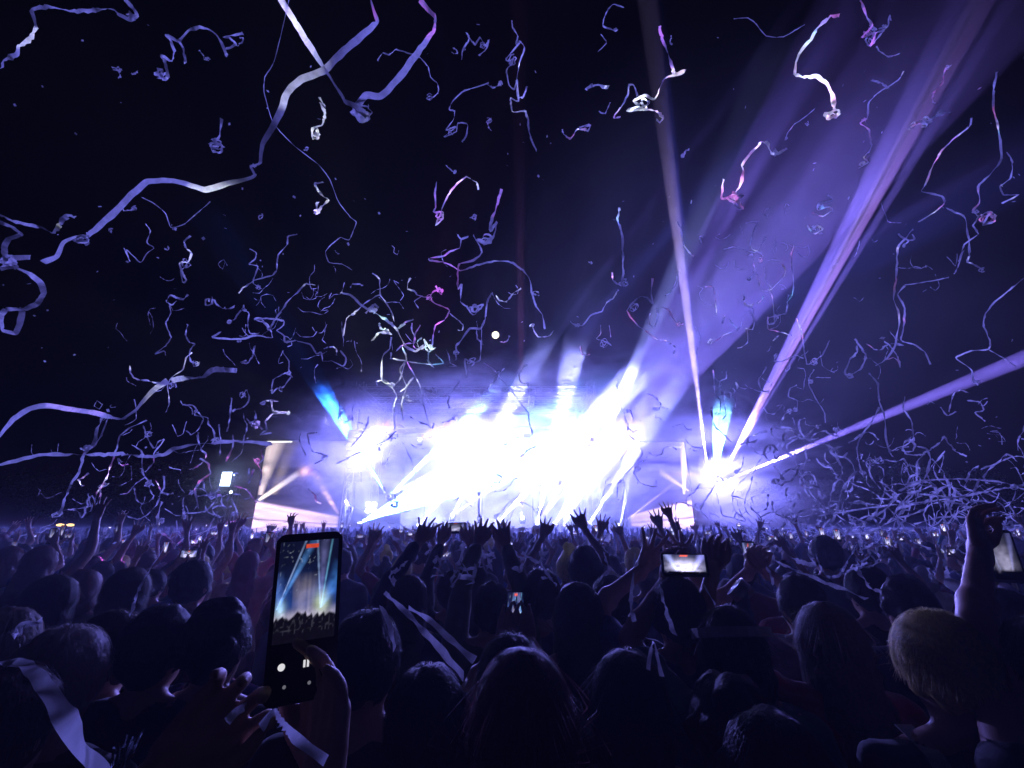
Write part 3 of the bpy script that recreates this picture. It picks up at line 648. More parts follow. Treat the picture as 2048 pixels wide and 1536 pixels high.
# ---- people near the camera, placed by the top of the head
B_ = dict(pn=(0, -1, .1))
person(1045, 1298, 1.72, 'long haired person at centre front seen from behind, auburn hair like a dome', hair='long', hc='auburn', shirt='black', strands=3200)
person(1022, 1268, 1.68, 'round dark headed person just behind the auburn hair, holding up the small upright phone', {-1: A(1016, 1262, 1.85, .8, (0, -1, 0), .2), 1: A(1050, 1262, 1.85, .8, (0, -1, 0), .2)}, hair='short', hc='black', shirt='charcoal')
phone(ad(1031, 1222, 1.86), .076, .156, 'small upright phone shining pale blue above the auburn head', 'show', tilt=rad(-6), scr=(.05, .95, .04, .96))
person(1152, 1166, 1.74, 'long dark haired person in a beige sleeveless top with a thin bag strap', hair='long', hc='brown', shirt='beige', sleeves='none', strands=2200, rz=rad(8))
person(1218, 1150, 1.74, 'dark short haired person right behind the beige top', hc='black', shirt='navy')
person(1082, 1138, 1.76, 'flat topped dark head with thin rim light over the small upright phone', hc='brown', shirt='navy')
person(1168, 1092, 1.86, 'tall person with long black hair and bare shoulders, between flat topped head and stage', hair='long', hc='black', shirt='charcoal', Y=2.9)
person(905, 1143, 1.66, 'person with bent arms holding the sideways phone above the glare', {-1: A(886, 1068, 3.2, .7, (0, -1, 0), .3), 1: A(938, 1068, 3.2, .7, (0, -1, 0), .3)}, hc='brown', shirt='charcoal', sleeves='long', Y=2.9)
phone(at(911, 1056, 3.22), .155, .076, 'sideways phone with dim blue screen held high before the brightest glare', 'wide', strength=.5)
person(985, 1165, 1.68, 'person with both long sleeved arms thrown up in a tall peak', {-1: A(958, 1085, 2.5, .5, (0, 1, 0), .6), 1: A(1010, 1085, 2.5, .5, (0, 1, 0), .6)}, hc='black', shirt='olive', sleeves='long', Y=2.25)
person(742, 1222, 1.74, 'person with short dark hair and a lit ear right beside the big phone', hc='black', shirt='charcoal', sleeves='long', turn=rad(-12), sk=0)
person(820, 1150, 1.7, 'person with one sleeved arm raised and long brown hair beside the sideways phone', {-1: A(838, 1085, 2.6, .4)}, hair='long', hc='brown', shirt='navy', sleeves='long', Y=2.4)
person(150, 1252, 1.72, 'grey haired person at the left with violet light on one side of the head', hc='grey', shirt='black', turn=rad(10))
person(240, 1222, 1.70, 'dark ponytailed person between the grey head and the thin hanging streamer', hair='pony', hc='brown', shirt='charcoal')
person(335, 1212, 1.72, 'dark round head below the thin hanging streamer', hc='black', shirt='navy')
person(452, 1208, 1.72, 'person with rim lit curly hair left of the big phone', hair='curly', hc='black', shirt='black')
person(395, 1120, 1.78, 'tall dark haired person under the blue dot of light at the left', hc='black', shirt='charcoal', Y=2.6)
person(270, 1135, 1.74, 'dark haired person behind the heads at the far left row', hair='bob', hc='brown', shirt='black', Y=2.5)
person(120, 1150, 1.74, 'bob haired person deep in the shade at the left', hair='bob', hc='brown', shirt='olive', Y=2.3)
person(30, 1215, 1.7, 'dim person at the left edge behind the broad flat streamer loop', hair='long', hc='ash', shirt='charcoal')
person(40, 1330, 1.72, 'dark person in the lower left corner under the widest streamer', hc='brown', shirt='olive', Y=1.05)
person(1345, 1152, 1.80, 'dark blue haired person with both open palms raised high', {-1: A(1288, 1135, 1.95, .12, (0, 1, 0), 1.2), 1: A(1368, 1118, 2.2, .1, (0, 1, 0), 1.4)}, hc='black', shirt='blue', Y=1.75)
person(1448, 1212, 1.72, 'person with a pale headband and teal shirt, one arm up to the wide phone', {-1: A(1333, 1160, 1.75, .9, (.3, -1, 0), .2)}, hair='bob', hc='black', shirt='teal')
person(1640, 1205, 1.74, 'grey brown haired person in a red shirt whose watch arm reaches to the wide phone', {-1: A(1424, 1142, 1.72, .9, (-.2, -1, 0), .2, hint=(-.3, 0, -1))}, hair='long', hc='ash', shirt='red', sleeves='rolled', Y=1.62)
phone(ad(1369, 1130, 1.50), .155, .076, 'wide sideways phone with bright violet white picture above the headband', 'wide', rz=rad(-14), tilt=rad(-4), strength=1.6, seed=2)
person(1590, 1150, 1.72, 'person lifting a thin blue edged phone with both bare arms', {-1: A(1500, 1140, 2.3, .9, (0, -1, 0), .2), 1: A(1528, 1140, 2.3, .8, (0, -1, 0), .2)}, hc='brown', shirt='grey', sleeves='none', Y=2.1)
phone(ad(1499, 1112, 2.3), .07, .15, 'upright phone seen half from the side with a blue edge of screen', 'plain', rz=rad(-55), strength=1.0, seed=4)
person(1722, 1130, 1.74, 'round black haired person under the end of the taut streamer', hc='black', shirt='black', Y=2.4)
person(1642, 1072, 1.8, 'dark head rising against the heap of fallen streamers', hc='black', shirt='charcoal', Y=3.4)
person(1800, 1158, 1.74, 'dark curly haired person left of the raised bare arm', hair='curly', hc='brown', shirt='navy', Y=2.1)
person(1855, 1222, 1.75, 'blond person with a pale bag strap and a shining hair clip', hc='blond', hair='short', shirt='charcoal', strands=3600, turn=rad(-15))  # blond hair colour here also carries the warm light on this head
person(1442, 1356, 1.72, 'large dark head with violet rim light near the bottom, below the headband', hc='black', shirt='black', Y=1.22, hair='curly')
person(1990, 1180, 1.72, 'dark haired person at the right edge behind the phone arm', hc='black', shirt='blue', Y=1.7)
person(2085, 1225, 1.74, 'person mostly out of sight at the right edge raising a dim upright phone', {-1: A(1958, 1092, 1.3, .8, (.6, -1, 0), .3, hint=(-1, -.4, -.5))}, hc='brown', shirt='black', sleeves='none', Y=1.1)
phone(ad(2004, 1112, 1.36), .076, .156, 'dim upright phone with a pale triangle on screen at the right edge', 'wide', rz=rad(-35), strength=.35, seed=6)
person(1530, 1420, 1.7, 'very dark person at the bottom right of the violet rimmed head', hair='long', hc='black', shirt='navy', Y=.95)
person(1250, 1300, 1.72, 'dark haired person in navy at the right of the auburn dome', hair='bob', hc='black', shirt='olive', Y=1.25)
person(860, 1330, 1.68, 'dark short haired person in charcoal at the left of the auburn dome', hc='black', shirt='charcoal', Y=1.15)
# headband, watch, strap, hair clip
def ring(name, c, r, w, ax, mat, parent=None, n=24, th=.003):
    ax = Vector(ax).normalized(); u = ax.orthogonal().normalized(); q = ax.cross(u); v = []; f = []
    for k in range(n):
        a = 2*math.pi*k/n
        for rr_, hh in ((r[0], -w/2), (r[0]+th, -w/2), (r[0]+th, w/2), (r[0], w/2)): 
            e = (rr_ if r[0] == r[1] else rr_); v.append(Vector(c) + u*math.cos(a)*rr_ + q*math.sin(a)*(rr_*r[1]/r[0]) + ax*hh)
    for k in range(n):
        for j in range(4): f.append((k*4+j, k*4+(j+1) % 4, ((k+1) % n)*4+(j+1) % 4, ((k+1) % n)*4+j))
    return MB().add(v, f).build(name, mat, parent)
PEOPLE = {o['label']: o for o in sc.objects if o.get('category') == 'person'}
def who(s): return next(o for l, o in PEOPLE.items() if s in l)
o = who('pale headband'); Hs = 1.72; top = o.children[0]
tz = max(v.co.z for v in [c for c in o.children if c.name.startswith('hair')][0].data.vertices)
ring('headband', (0, -.016, tz-.085), (.112, .112), .026, (0, .25, 1), cloth['white'], o)
o = who('watch arm'); 
S_ = at(1478, 1180, 1.69) - o.location; d_ = (at(1424, 1142, 1.72) - at(1540, 1240, 1.66)).normalized()
ring('wrist_watch', S_, (.036, .036), .035, d_, alu, o)
o = who('blond person'); tz = max(v.co.z for v in [c for c in o.children if c.name.startswith('hair')][0].data.vertices)
MB().box((.07, -.075, tz-.12), (.105, -.06, tz-.1)).box((.08, -.08, tz-.13), (.1, -.07, tz-.09)).build('hair_clip', pbr('clip_metal', (.7, .7, .72), .2, 1), o)
def strap(o, pts, w, mat):
    v = []; f = []
    for i, p in enumerate(pts):
        v += [Vector(p) + Vector((-w/2, 0, 0)), Vector(p) + Vector((w/2, 0, 0)), Vector(p) + Vector((w/2, -.003, .001)), Vector(p) + Vector((-w/2, -.003, .001))]
    for i in range(len(pts)-1):
        for j in range(4): f.append((i*4+j, i*4+(j+1) % 4, i*4+4+(j+1) % 4, i*4+4+j))
    f += [(0, 1, 2, 3), (len(v)-1, len(v)-2, len(v)-3, len(v)-4)]
    MB().add(v, f).build('bag_strap', mat, o)
strap(o, [(-.12, .02, 1.5), (-.13, -.06, 1.475), (-.12, -.12, 1.38), (-.06, -.135, 1.2), (.02, -.13, 1.05)], .04, cloth['white'])
strap(who('beige sleeveless'), [(.1, .02, 1.5), (.1, -.07, 1.475), (.08, -.122, 1.36), (-.02, -.135, 1.2), (-.1, -.13, 1.05)], .02, cloth['black'])

# ---- the crowd beyond: prototypes, then copies
PR = []
NEARP = []
def proto(arms, hair, sleeves, seed, ph=None):
    M = person_mesh(1.72, arms, hair, sleeves, .022, .0085, seed, strands=260)
    PR.append((M, ph))
up = lambda x, y, z, c=.1, pn=(0, 1, 0), **k: dict(T=Vector((x, y, z)), curl=c, pn=pn, **k)
proto({}, 'short', 'short', 1); proto({}, 'long', 'short', 2); proto({}, 'bob', 'none', 3); proto({}, 'curly', 'short', 4); proto({}, 'pony', 'long', 5)
proto({-1: up(-.26, .12, 1.86), 1: up(.28, .1, 1.9)}, 'short', 'short', 6); proto({1: up(.16, .16, 1.93, .15)}, 'long', 'none', 7)
proto({-1: up(-.2, .2, 1.82, .3), 1: up(.12, .14, 1.88, .2)}, 'bun', 'short', 8)
proto({-1: up(-.085, .33, 1.74, .8, (0, -1, 0)), 1: up(.085, .33, 1.74, .8, (0, -1, 0))}, 'short', 'short', 9, ((0, .33, 1.80), (.155, .076)))
proto({1: up(.06, .33, 1.74, .8, (-.3, -1, 0))}, 'long', 'short', 10, ((.02, .34, 1.83), (.076, .155)))
proto({-1: up(-.06, .3, 1.80, .8, (.3, -1, 0))}, 'short', 'long', 11, ((-.02, .31, 1.89), (.076, .155)))
proto({-1: up(-.3, .05, 1.84, .1), 1: up(.24, .2, 1.87, .6)}, 'pony', 'short', 12)
HAIRW = ['short hair', 'long hair', 'a bob', 'curly hair', 'a ponytail', 'short hair', 'long hair', 'a hair bun', 'short hair', 'long hair', 'short hair', 'a ponytail']
ARMW = ['arms down']*5 + ['arms up', 'one arm up', 'arms up', 'phone sideways', 'lifting phone', 'lifting phone', 'arms up']
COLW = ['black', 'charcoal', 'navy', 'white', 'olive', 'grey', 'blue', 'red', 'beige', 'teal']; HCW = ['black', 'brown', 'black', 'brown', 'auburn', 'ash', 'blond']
count = 0; SPOTS = []
y = 2.3
while y < 30 and count < 262:
    half = 1.30*y + .3; x = -half + R.uniform(0, .5)
    while x < half and count < 262:
        fx = x + R.uniform(-.12, .12); fy = y + R.uniform(-.18, .18); x += .58 + .02*y
        if any((fx-a)**2 + (fy-b)**2 < .17 for a, b in FEET): continue
        k = R.choice([0, 0, 1, 1, 2, 3, 3, 4, 5, 6, 6, 7, 8, 8, 9, 10, 11]) if fy > 3 else R.choice([0, 1, 2, 3, 4])
        H = R.uniform(1.56, 1.82) if fy > 2.9 else R.uniform(1.54, 1.7)
        M, ph = PR[k]; s = H/1.72; pr = proj((fx, fy, H))
        if not pr or pr[0] < -60 or pr[0] > 2108: continue
        col = R.choice(COLW); hcl = R.choice(HCW); rz = R.uniform(-.25, .25)
        lab = unique('person in %s, %s %s, %s,' % (col, hcl, HAIRW[k].split()[-1].replace('hair', HAIRW[k].split()[0] + ' hair').replace('long hair', 'long hair'), ARMW[k]) + ' ' + place(pr[0], pr[1], PMARKS), ['far row' if fy > 6 else 'near row', 'tall' if H > 1.7 else 'short'])
        t = thing('person', lab, 'person', (fx, fy, 0), rz, 'people in the crowd looking at the stage'); t.scale = (s, s, s*R.uniform(.97, 1.02))
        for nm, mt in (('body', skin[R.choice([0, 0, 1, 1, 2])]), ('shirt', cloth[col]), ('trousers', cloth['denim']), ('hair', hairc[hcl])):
            me = M[nm]
            if not me.materials: me.materials.append(mt)
            c = bpy.data.objects.new(nm, me); link(c, t); c.material_slots[0].link = 'OBJECT'; c.material_slots[0].material = mt
        if ph:
            p = Matrix.Rotation(rz, 3, 'Z') @ (Vector(ph[0])*s) + Vector((fx, fy, 0)); pp = proj(p)
            phone(p, ph[1][0], ph[1][1], unique('%s phone with %s screen %s' % ('sideways' if ph[1][0] > .1 else 'upright', R.choice(['pale', 'bright', 'violet', 'blue white']), place(pp[0], pp[1], PMARKS)), ['held over the crowd', 'among raised hands', 'low between heads']), 'wide' if R.random() < .6 else 'plain', rz=rz, strength=R.uniform(.5, 2.2) if False else R.choice([.6, 1.3, 2.5]), seed=count)
        FEET.append((fx, fy)); count += 1
    y += .62; YEND = y
# farther rows read as one mass
cm = MB(); rr = random.Random(3)
pal = []
def bust(x, y, H, kind):
    c = Vector((x, y, 0)); u = rr.uniform(-.05, .05)
    cm.ell(c + Vector((0, 0, H-.12)), (.085, .1, .125), n=7, m=5)
    cm.cap(c + Vector((-.13, 0, H-.37)), c + Vector((.13, 0, H-.37)), .1, .1, 6, 2); cm.tube(c + Vector((0, 0, H-.9)), c + Vector((0, 0, H-.35)), .17, .2, 6); cm.tube(c + Vector((0, 0, 0)), c + Vector((0, 0, H-.9)), .13, .16, 5)
    if kind:
        for q in ((-1, 1) if kind > 1 else (rr.choice((-1, 1)),)):
            S = c + Vector((q*.18, 0, H-.36)); E_ = S + Vector((q*rr.uniform(-.02, .16), rr.uniform(.02, .15), rr.uniform(.1, .26))); T = E_ + Vector((-q*rr.uniform(-.08, .14), rr.uniform(-.02, .1), .26))
            cm.tube(S, E_, .05, .04, 5); cm.tube(E_, T, .04, .028, 5)
            for k in range(4): b = T + Vector(((k-1.5)*.02, 0, .06)); cm.tube(b, b + Vector(((k-1.5)*.014, .01, .09)), .011, .008, 3)
            cm.tube(T - Vector((0, 0, .02)), T + Vector((0, 0, .08)), .03, .042, 5)
y = YEND + .2
while y < 40.5:
    half = 1.26*y; x = -half
    while x < half:
        if not (abs(x - X(945)) < 0 ): bust(x + rr.uniform(-.15, .15), y + rr.uniform(-.25, .25), rr.uniform(1.55, 1.83), rr.choice([0, 0, 0, 1, 2]))
        x += .62 + .012*y
    y += .8 + .01*y
tag(cm.build('distant_crowd', pbr('crowd_cloth', (.05, .04, .045), .85, var=.8, scale=1.7)), kind='stuff', label='dense mass of people in front of the stage')
# lit phones scattered over the far rows
for k in range(46):
    yy = rr.uniform(YEND + .5, 26); px_ = rr.choice([rr.gauss(945, 260), rr.uniform(60, 1980)]); p = at(px_, 1058, yy); p.z = rr.uniform(1.86, 2.15); pp = proj(p); w, h = ((.155, .076) if rr.random() < .45 else (.076, .155))
    phone(p, w, h, unique('tiny far phone glowing %s %s' % (rr.choice(['white', 'violet', 'pale blue']), place(pp[0], pp[1], PMARKS)), ['over the far heads', 'among far raised hands']), 'plain', rz=rr.uniform(-.3, .3), strength=rr.choice([1.6, 3.0]), seed=k)
print('people', count)

# ------------------------------------------------------------------ background: trees and street lamps at the left
bark = pbr('bark', (.05, .035, .025), .9, bump=.5); leafm = pbr('leaf', (.05, .10, .03), .8, var=.6, scale=3)
def tree(x, y, h, w, label, seed):
    rr = random.Random(seed); t = thing('tree', label, 'tree', (x, y, 0), 0, 'trees beyond the crowd')
    tr = MB().tube((0, 0, -.1), (.2, 0, h*.45), .28, .18, 8)
    cl = []
    for k in range(7):
        a = rr.uniform(0, 6.28); e = Vector((math.cos(a)*w*.5*rr.uniform(.3, 1), math.sin(a)*w*.5*rr.uniform(.3, 1), h*rr.uniform(.55, .9))); tr.tube((.2, 0, h*rr.uniform(.3, .45)), e, .12, .03, 5); cl.append(e)
    cl.append(Vector((0, 0, h*.85))); tr.build('trunk', bark, t)
    v = []; f = []
    for c in cl:
        r0 = w*rr.uniform(.2, .34)
        for i in range(330):
            d = Vector((rr.gauss(0, 1), rr.gauss(0, 1), rr.gauss(0, .8))).normalized()*r0*rr.random()**.4; p = c + d; q = Vector((rr.gauss(0, 1), rr.gauss(0, 1), rr.gauss(0, 1))).normalized(); u = q.orthogonal().normalized()*.16; w_ = q.cross(u)*.7
            b = len(v); v += [p-u, p+w_, p+u, p-w_]; f.append((b, b+1, b+2, b+3))
    MB().add(v, f).build('crown', leafm, t)
for k, (px_, yy, h, w, lb) in enumerate([(225, 62, 8, 7, 'dim broad tree right of the warm street lamps'), (300, 58, 10, 8, 'tallest dim green tree under the low wide ribbons'), (372, 60, 8.5, 7, 'dim rounded tree below the square white strobe'), (425, 66, 7, 6, 'small dim tree behind the left lamp tower'),
        (60, 64, 9, 9, 'dark tree at the left edge beyond the street lamps'), (1560, 66, 8, 8, 'dark tree behind the white tower lamps'), (1700, 60, 9, 9, 'dark broad tree behind the heap of fallen streamers'), (1860, 58, 10, 9, 'tall dark tree far at the right'), (2000, 60, 9, 9, 'dark tree at the right edge')]):
    p = at(px_, 1058, yy); tree(p.x, yy, h, w, lb, 50 + k)
for px_, lb in ((123, 'left one of two warm street lamps glowing low at the far left'), (143, 'brighter right one of two warm street lamps at the far left')):
    p = at(px_, 1066, 48); p.z = 2.6; t = thing('street_lamp', lb, 'street lamp', (p.x, p.y, 0), 0, 'street lamps at the left')
    MB().tube((0, 0, 0), (0, 0, 2.5), .06, .05, 8).build('pole', blk, t); MB().box((-.05, -.4, 2.48), (.05, .02, 2.56)).build('arm', blk, t); MB().ell((0, -.4, 2.35), (.34, .3, .13), n=14, m=8).build('lamp_globe', glow('warm_globe', (1, .62, .2), 3), t, smooth=True)
    pl = bpy.data.lights.new('street_light', 'POINT'); pl.energy = 60; pl.color = (1, .72, .35); pl.shadow_soft_size = .3; po = bpy.data.objects.new('street_light', pl); sc.collection.objects.link(po); po.location = p + Vector((0, -.4, -.6))
LASER = 160
# ------------------------------------------------------------------ paper streamers
PAP = paper('streamer_paper', (.78, .78, .84), .5)
OR = {'A': (0, 0, .3418), 'B': (680, 0, .3418), 'C': (1348, 0, .3418), 'D': (0, 500, .3418), 'E': (680, 500, .3418), 'F': (1348, 500, .3418), 'G': (0, 1010, .3425), 'H': (680, 1010, .3425), 'I': (1348, 1010, .3425)}
GR = 'paper streamers floating in the air'
TEN = .28
def catmull(P, n=5):
    out = []
    for i in range(len(P)-1):
        p0 = P[max(i-1, 0)]; p1 = P[i]; p2 = P[i+1]; p3 = P[min(i+2, len(P)-1)]
        for k in range(n):
            t = k/n; out.append([(2*t**3-3*t*t+1)*b + (t**3-2*t*t+t)*(c-a)*TEN + (-2*t**3+3*t*t)*c + (t**3-t*t)*(d-b)*TEN for a, b, c, d in zip(p0, p1, p2, p3)])
    out.append(list(P[-1])); return out
def ribbon_mesh(P, w, seed, twist=1.0, wide=0):
    """a strip of paper w wide that twists, folds and curls slightly along the path P"""
    rr = random.Random(seed); ph = rr.uniform(0, 6.28); fr = rr.uniform(1.2, 2.6); v = []; f = []; n = len(P); L = 0
    prev = None
    for i in range(n):
        t = (P[min(i+1, n-1)] - P[max(i-1, 0)]); t = t.normalized() if t.length > 1e-6 else Vector((0, 0, 1))
        c = (P[i] - CAM).normalized(); sd = t.cross(c)
        sd = sd.normalized() if sd.length > 1e-3 else t.orthogonal().normalized(); nn = sd.cross(t)
        if i: L += (P[i]-P[i-1]).length
        P[i] = P[i] + nn*w*.5*noise.noise(Vector((L*9, seed*.7, 3))) + sd*w*(.35 if wide < 2 else .1)*noise.noise(Vector((L*16, seed*.3, 7)))
        a = twist*(1.75 if wide < 2 else 1.3)*(.75*math.sin(ph + L*fr/(w*14)) + .45*math.sin(ph*2 + L*fr/(w*5.3)))
        s = (sd*math.cos(a) + nn*math.sin(a))
        e = .85 + (.35 if wide < 2 else .14)*noise.noise(Vector((L*14, seed*.37, 0)))
        v += [P[i] - s*w/2*e, P[i] + nn*w*.05, P[i] + s*w/2*e]
    for i in range(n-1):
        b = 3*i; f += [(b, b+1, b+4, b+3), (b+1, b+2, b+5, b+4)]
    return v, f
WN = {}
SH = {}
def streamer(label, path, wpx, real=.042, seed=None, twist=.9, jit=.08, dmax=26, mat=None, group=GR, n=5, knots=(), low=True):
    """path in photo pixels; a strip of real width seen wpx wide hangs at the distance that follows"""
    seed = seed or (len(SH) + 1)*13; SH[seed] = 1; rr = random.Random(seed)
    # a twisting strip looks narrower than it is: it hangs a little nearer than its mean width says
    d0 = min(real*.86*F/max(wpx, 1.0), dmax); q = catmull([(a, b) for a, b in path], n); ph = rr.uniform(0, 6.28)
    tot = len(q); P = []
    for i, (a, b) in enumerate(q):
        d = d0*(1 + jit*math.sin(ph + i/tot*5) + jit*.5*math.sin(ph*3 + i/tot*13)); 
        sl = -ray(a, b).z      # below eye level a strip lies over heads and shoulders, so it hangs nearer
        if sl > .004 and low: d = min(d, .17/sl)
        P.append(ad(a, b, d))
    dm = (P[len(P)//2]-CAM).dot(Vector((0, math.cos(PITCH), math.sin(PITCH)))); w = wpx/.86*dm/F if (d0 >= dmax or dm < d0*.85) else real
    V_, F_ = ribbon_mesh(P, w, seed, twist, 2 if wpx > 9 else 0); mb = MB().add(V_, F_)
    for (kx, ky, kr) in knots:      # a curled up end or tangle of the same strip
        c = ad(kx, ky, d0*.99); r = kr*d0/F; a = rr.uniform(0, 6.28); Q = []
        ax = Vector((rr.gauss(0, .4), 1, rr.gauss(0, .4))).normalized(); u = ax.orthogonal().normalized(); v2 = ax.cross(u)
        for i in range(34):
            t = a + i*.42; rad_ = r*(.35 + .65*abs(math.sin(i*.31 + a))); Q.append(c + u*math.cos(t)*rad_ + v2*math.sin(t)*rad_*.8 + ax*(i-17)*r*.035 + Vector((rr.gauss(0, r*.12),)*3))
        V_, F_ = ribbon_mesh(Q, w*.8, seed + 1, 1.3); mb.add(V_, F_)
    org = P[len(P)//2]; mb.v = [tuple(Vector(p) - org) for p in mb.v]
    o = mb.build('streamer', mat or PAP, loc=org); o.data.shade_smooth()
    tag(o, label, 'streamer', group); return o, P
def T(crop, s): ox, oy, k = OR[crop]; n = [float(z) for z in s.split()]; return [(ox + n[i]*k, oy + n[i+1]*k) for i in range(0, len(n), 2)]
ALLP = []; KEEP = []
LZ = []      # points where laser light strikes paper: (point, colour, strength, degrees)
C1 = {'W': (.9, .95, 1), 'M': (1, .1, .9), 'R': (1, .08, .2), 'B': (.1, .15, 1), 'C': (.1, .9, .9), 'P': (.5, .3, 1), 'Y': (1, .85, .2), 'Q': (.95, 1, .75)}
def hot(P, frac, col, kw=1.0, deg=.35):
    LZ.append((P[int(frac*(len(P)-1))], C1[col], kw, id(P)))
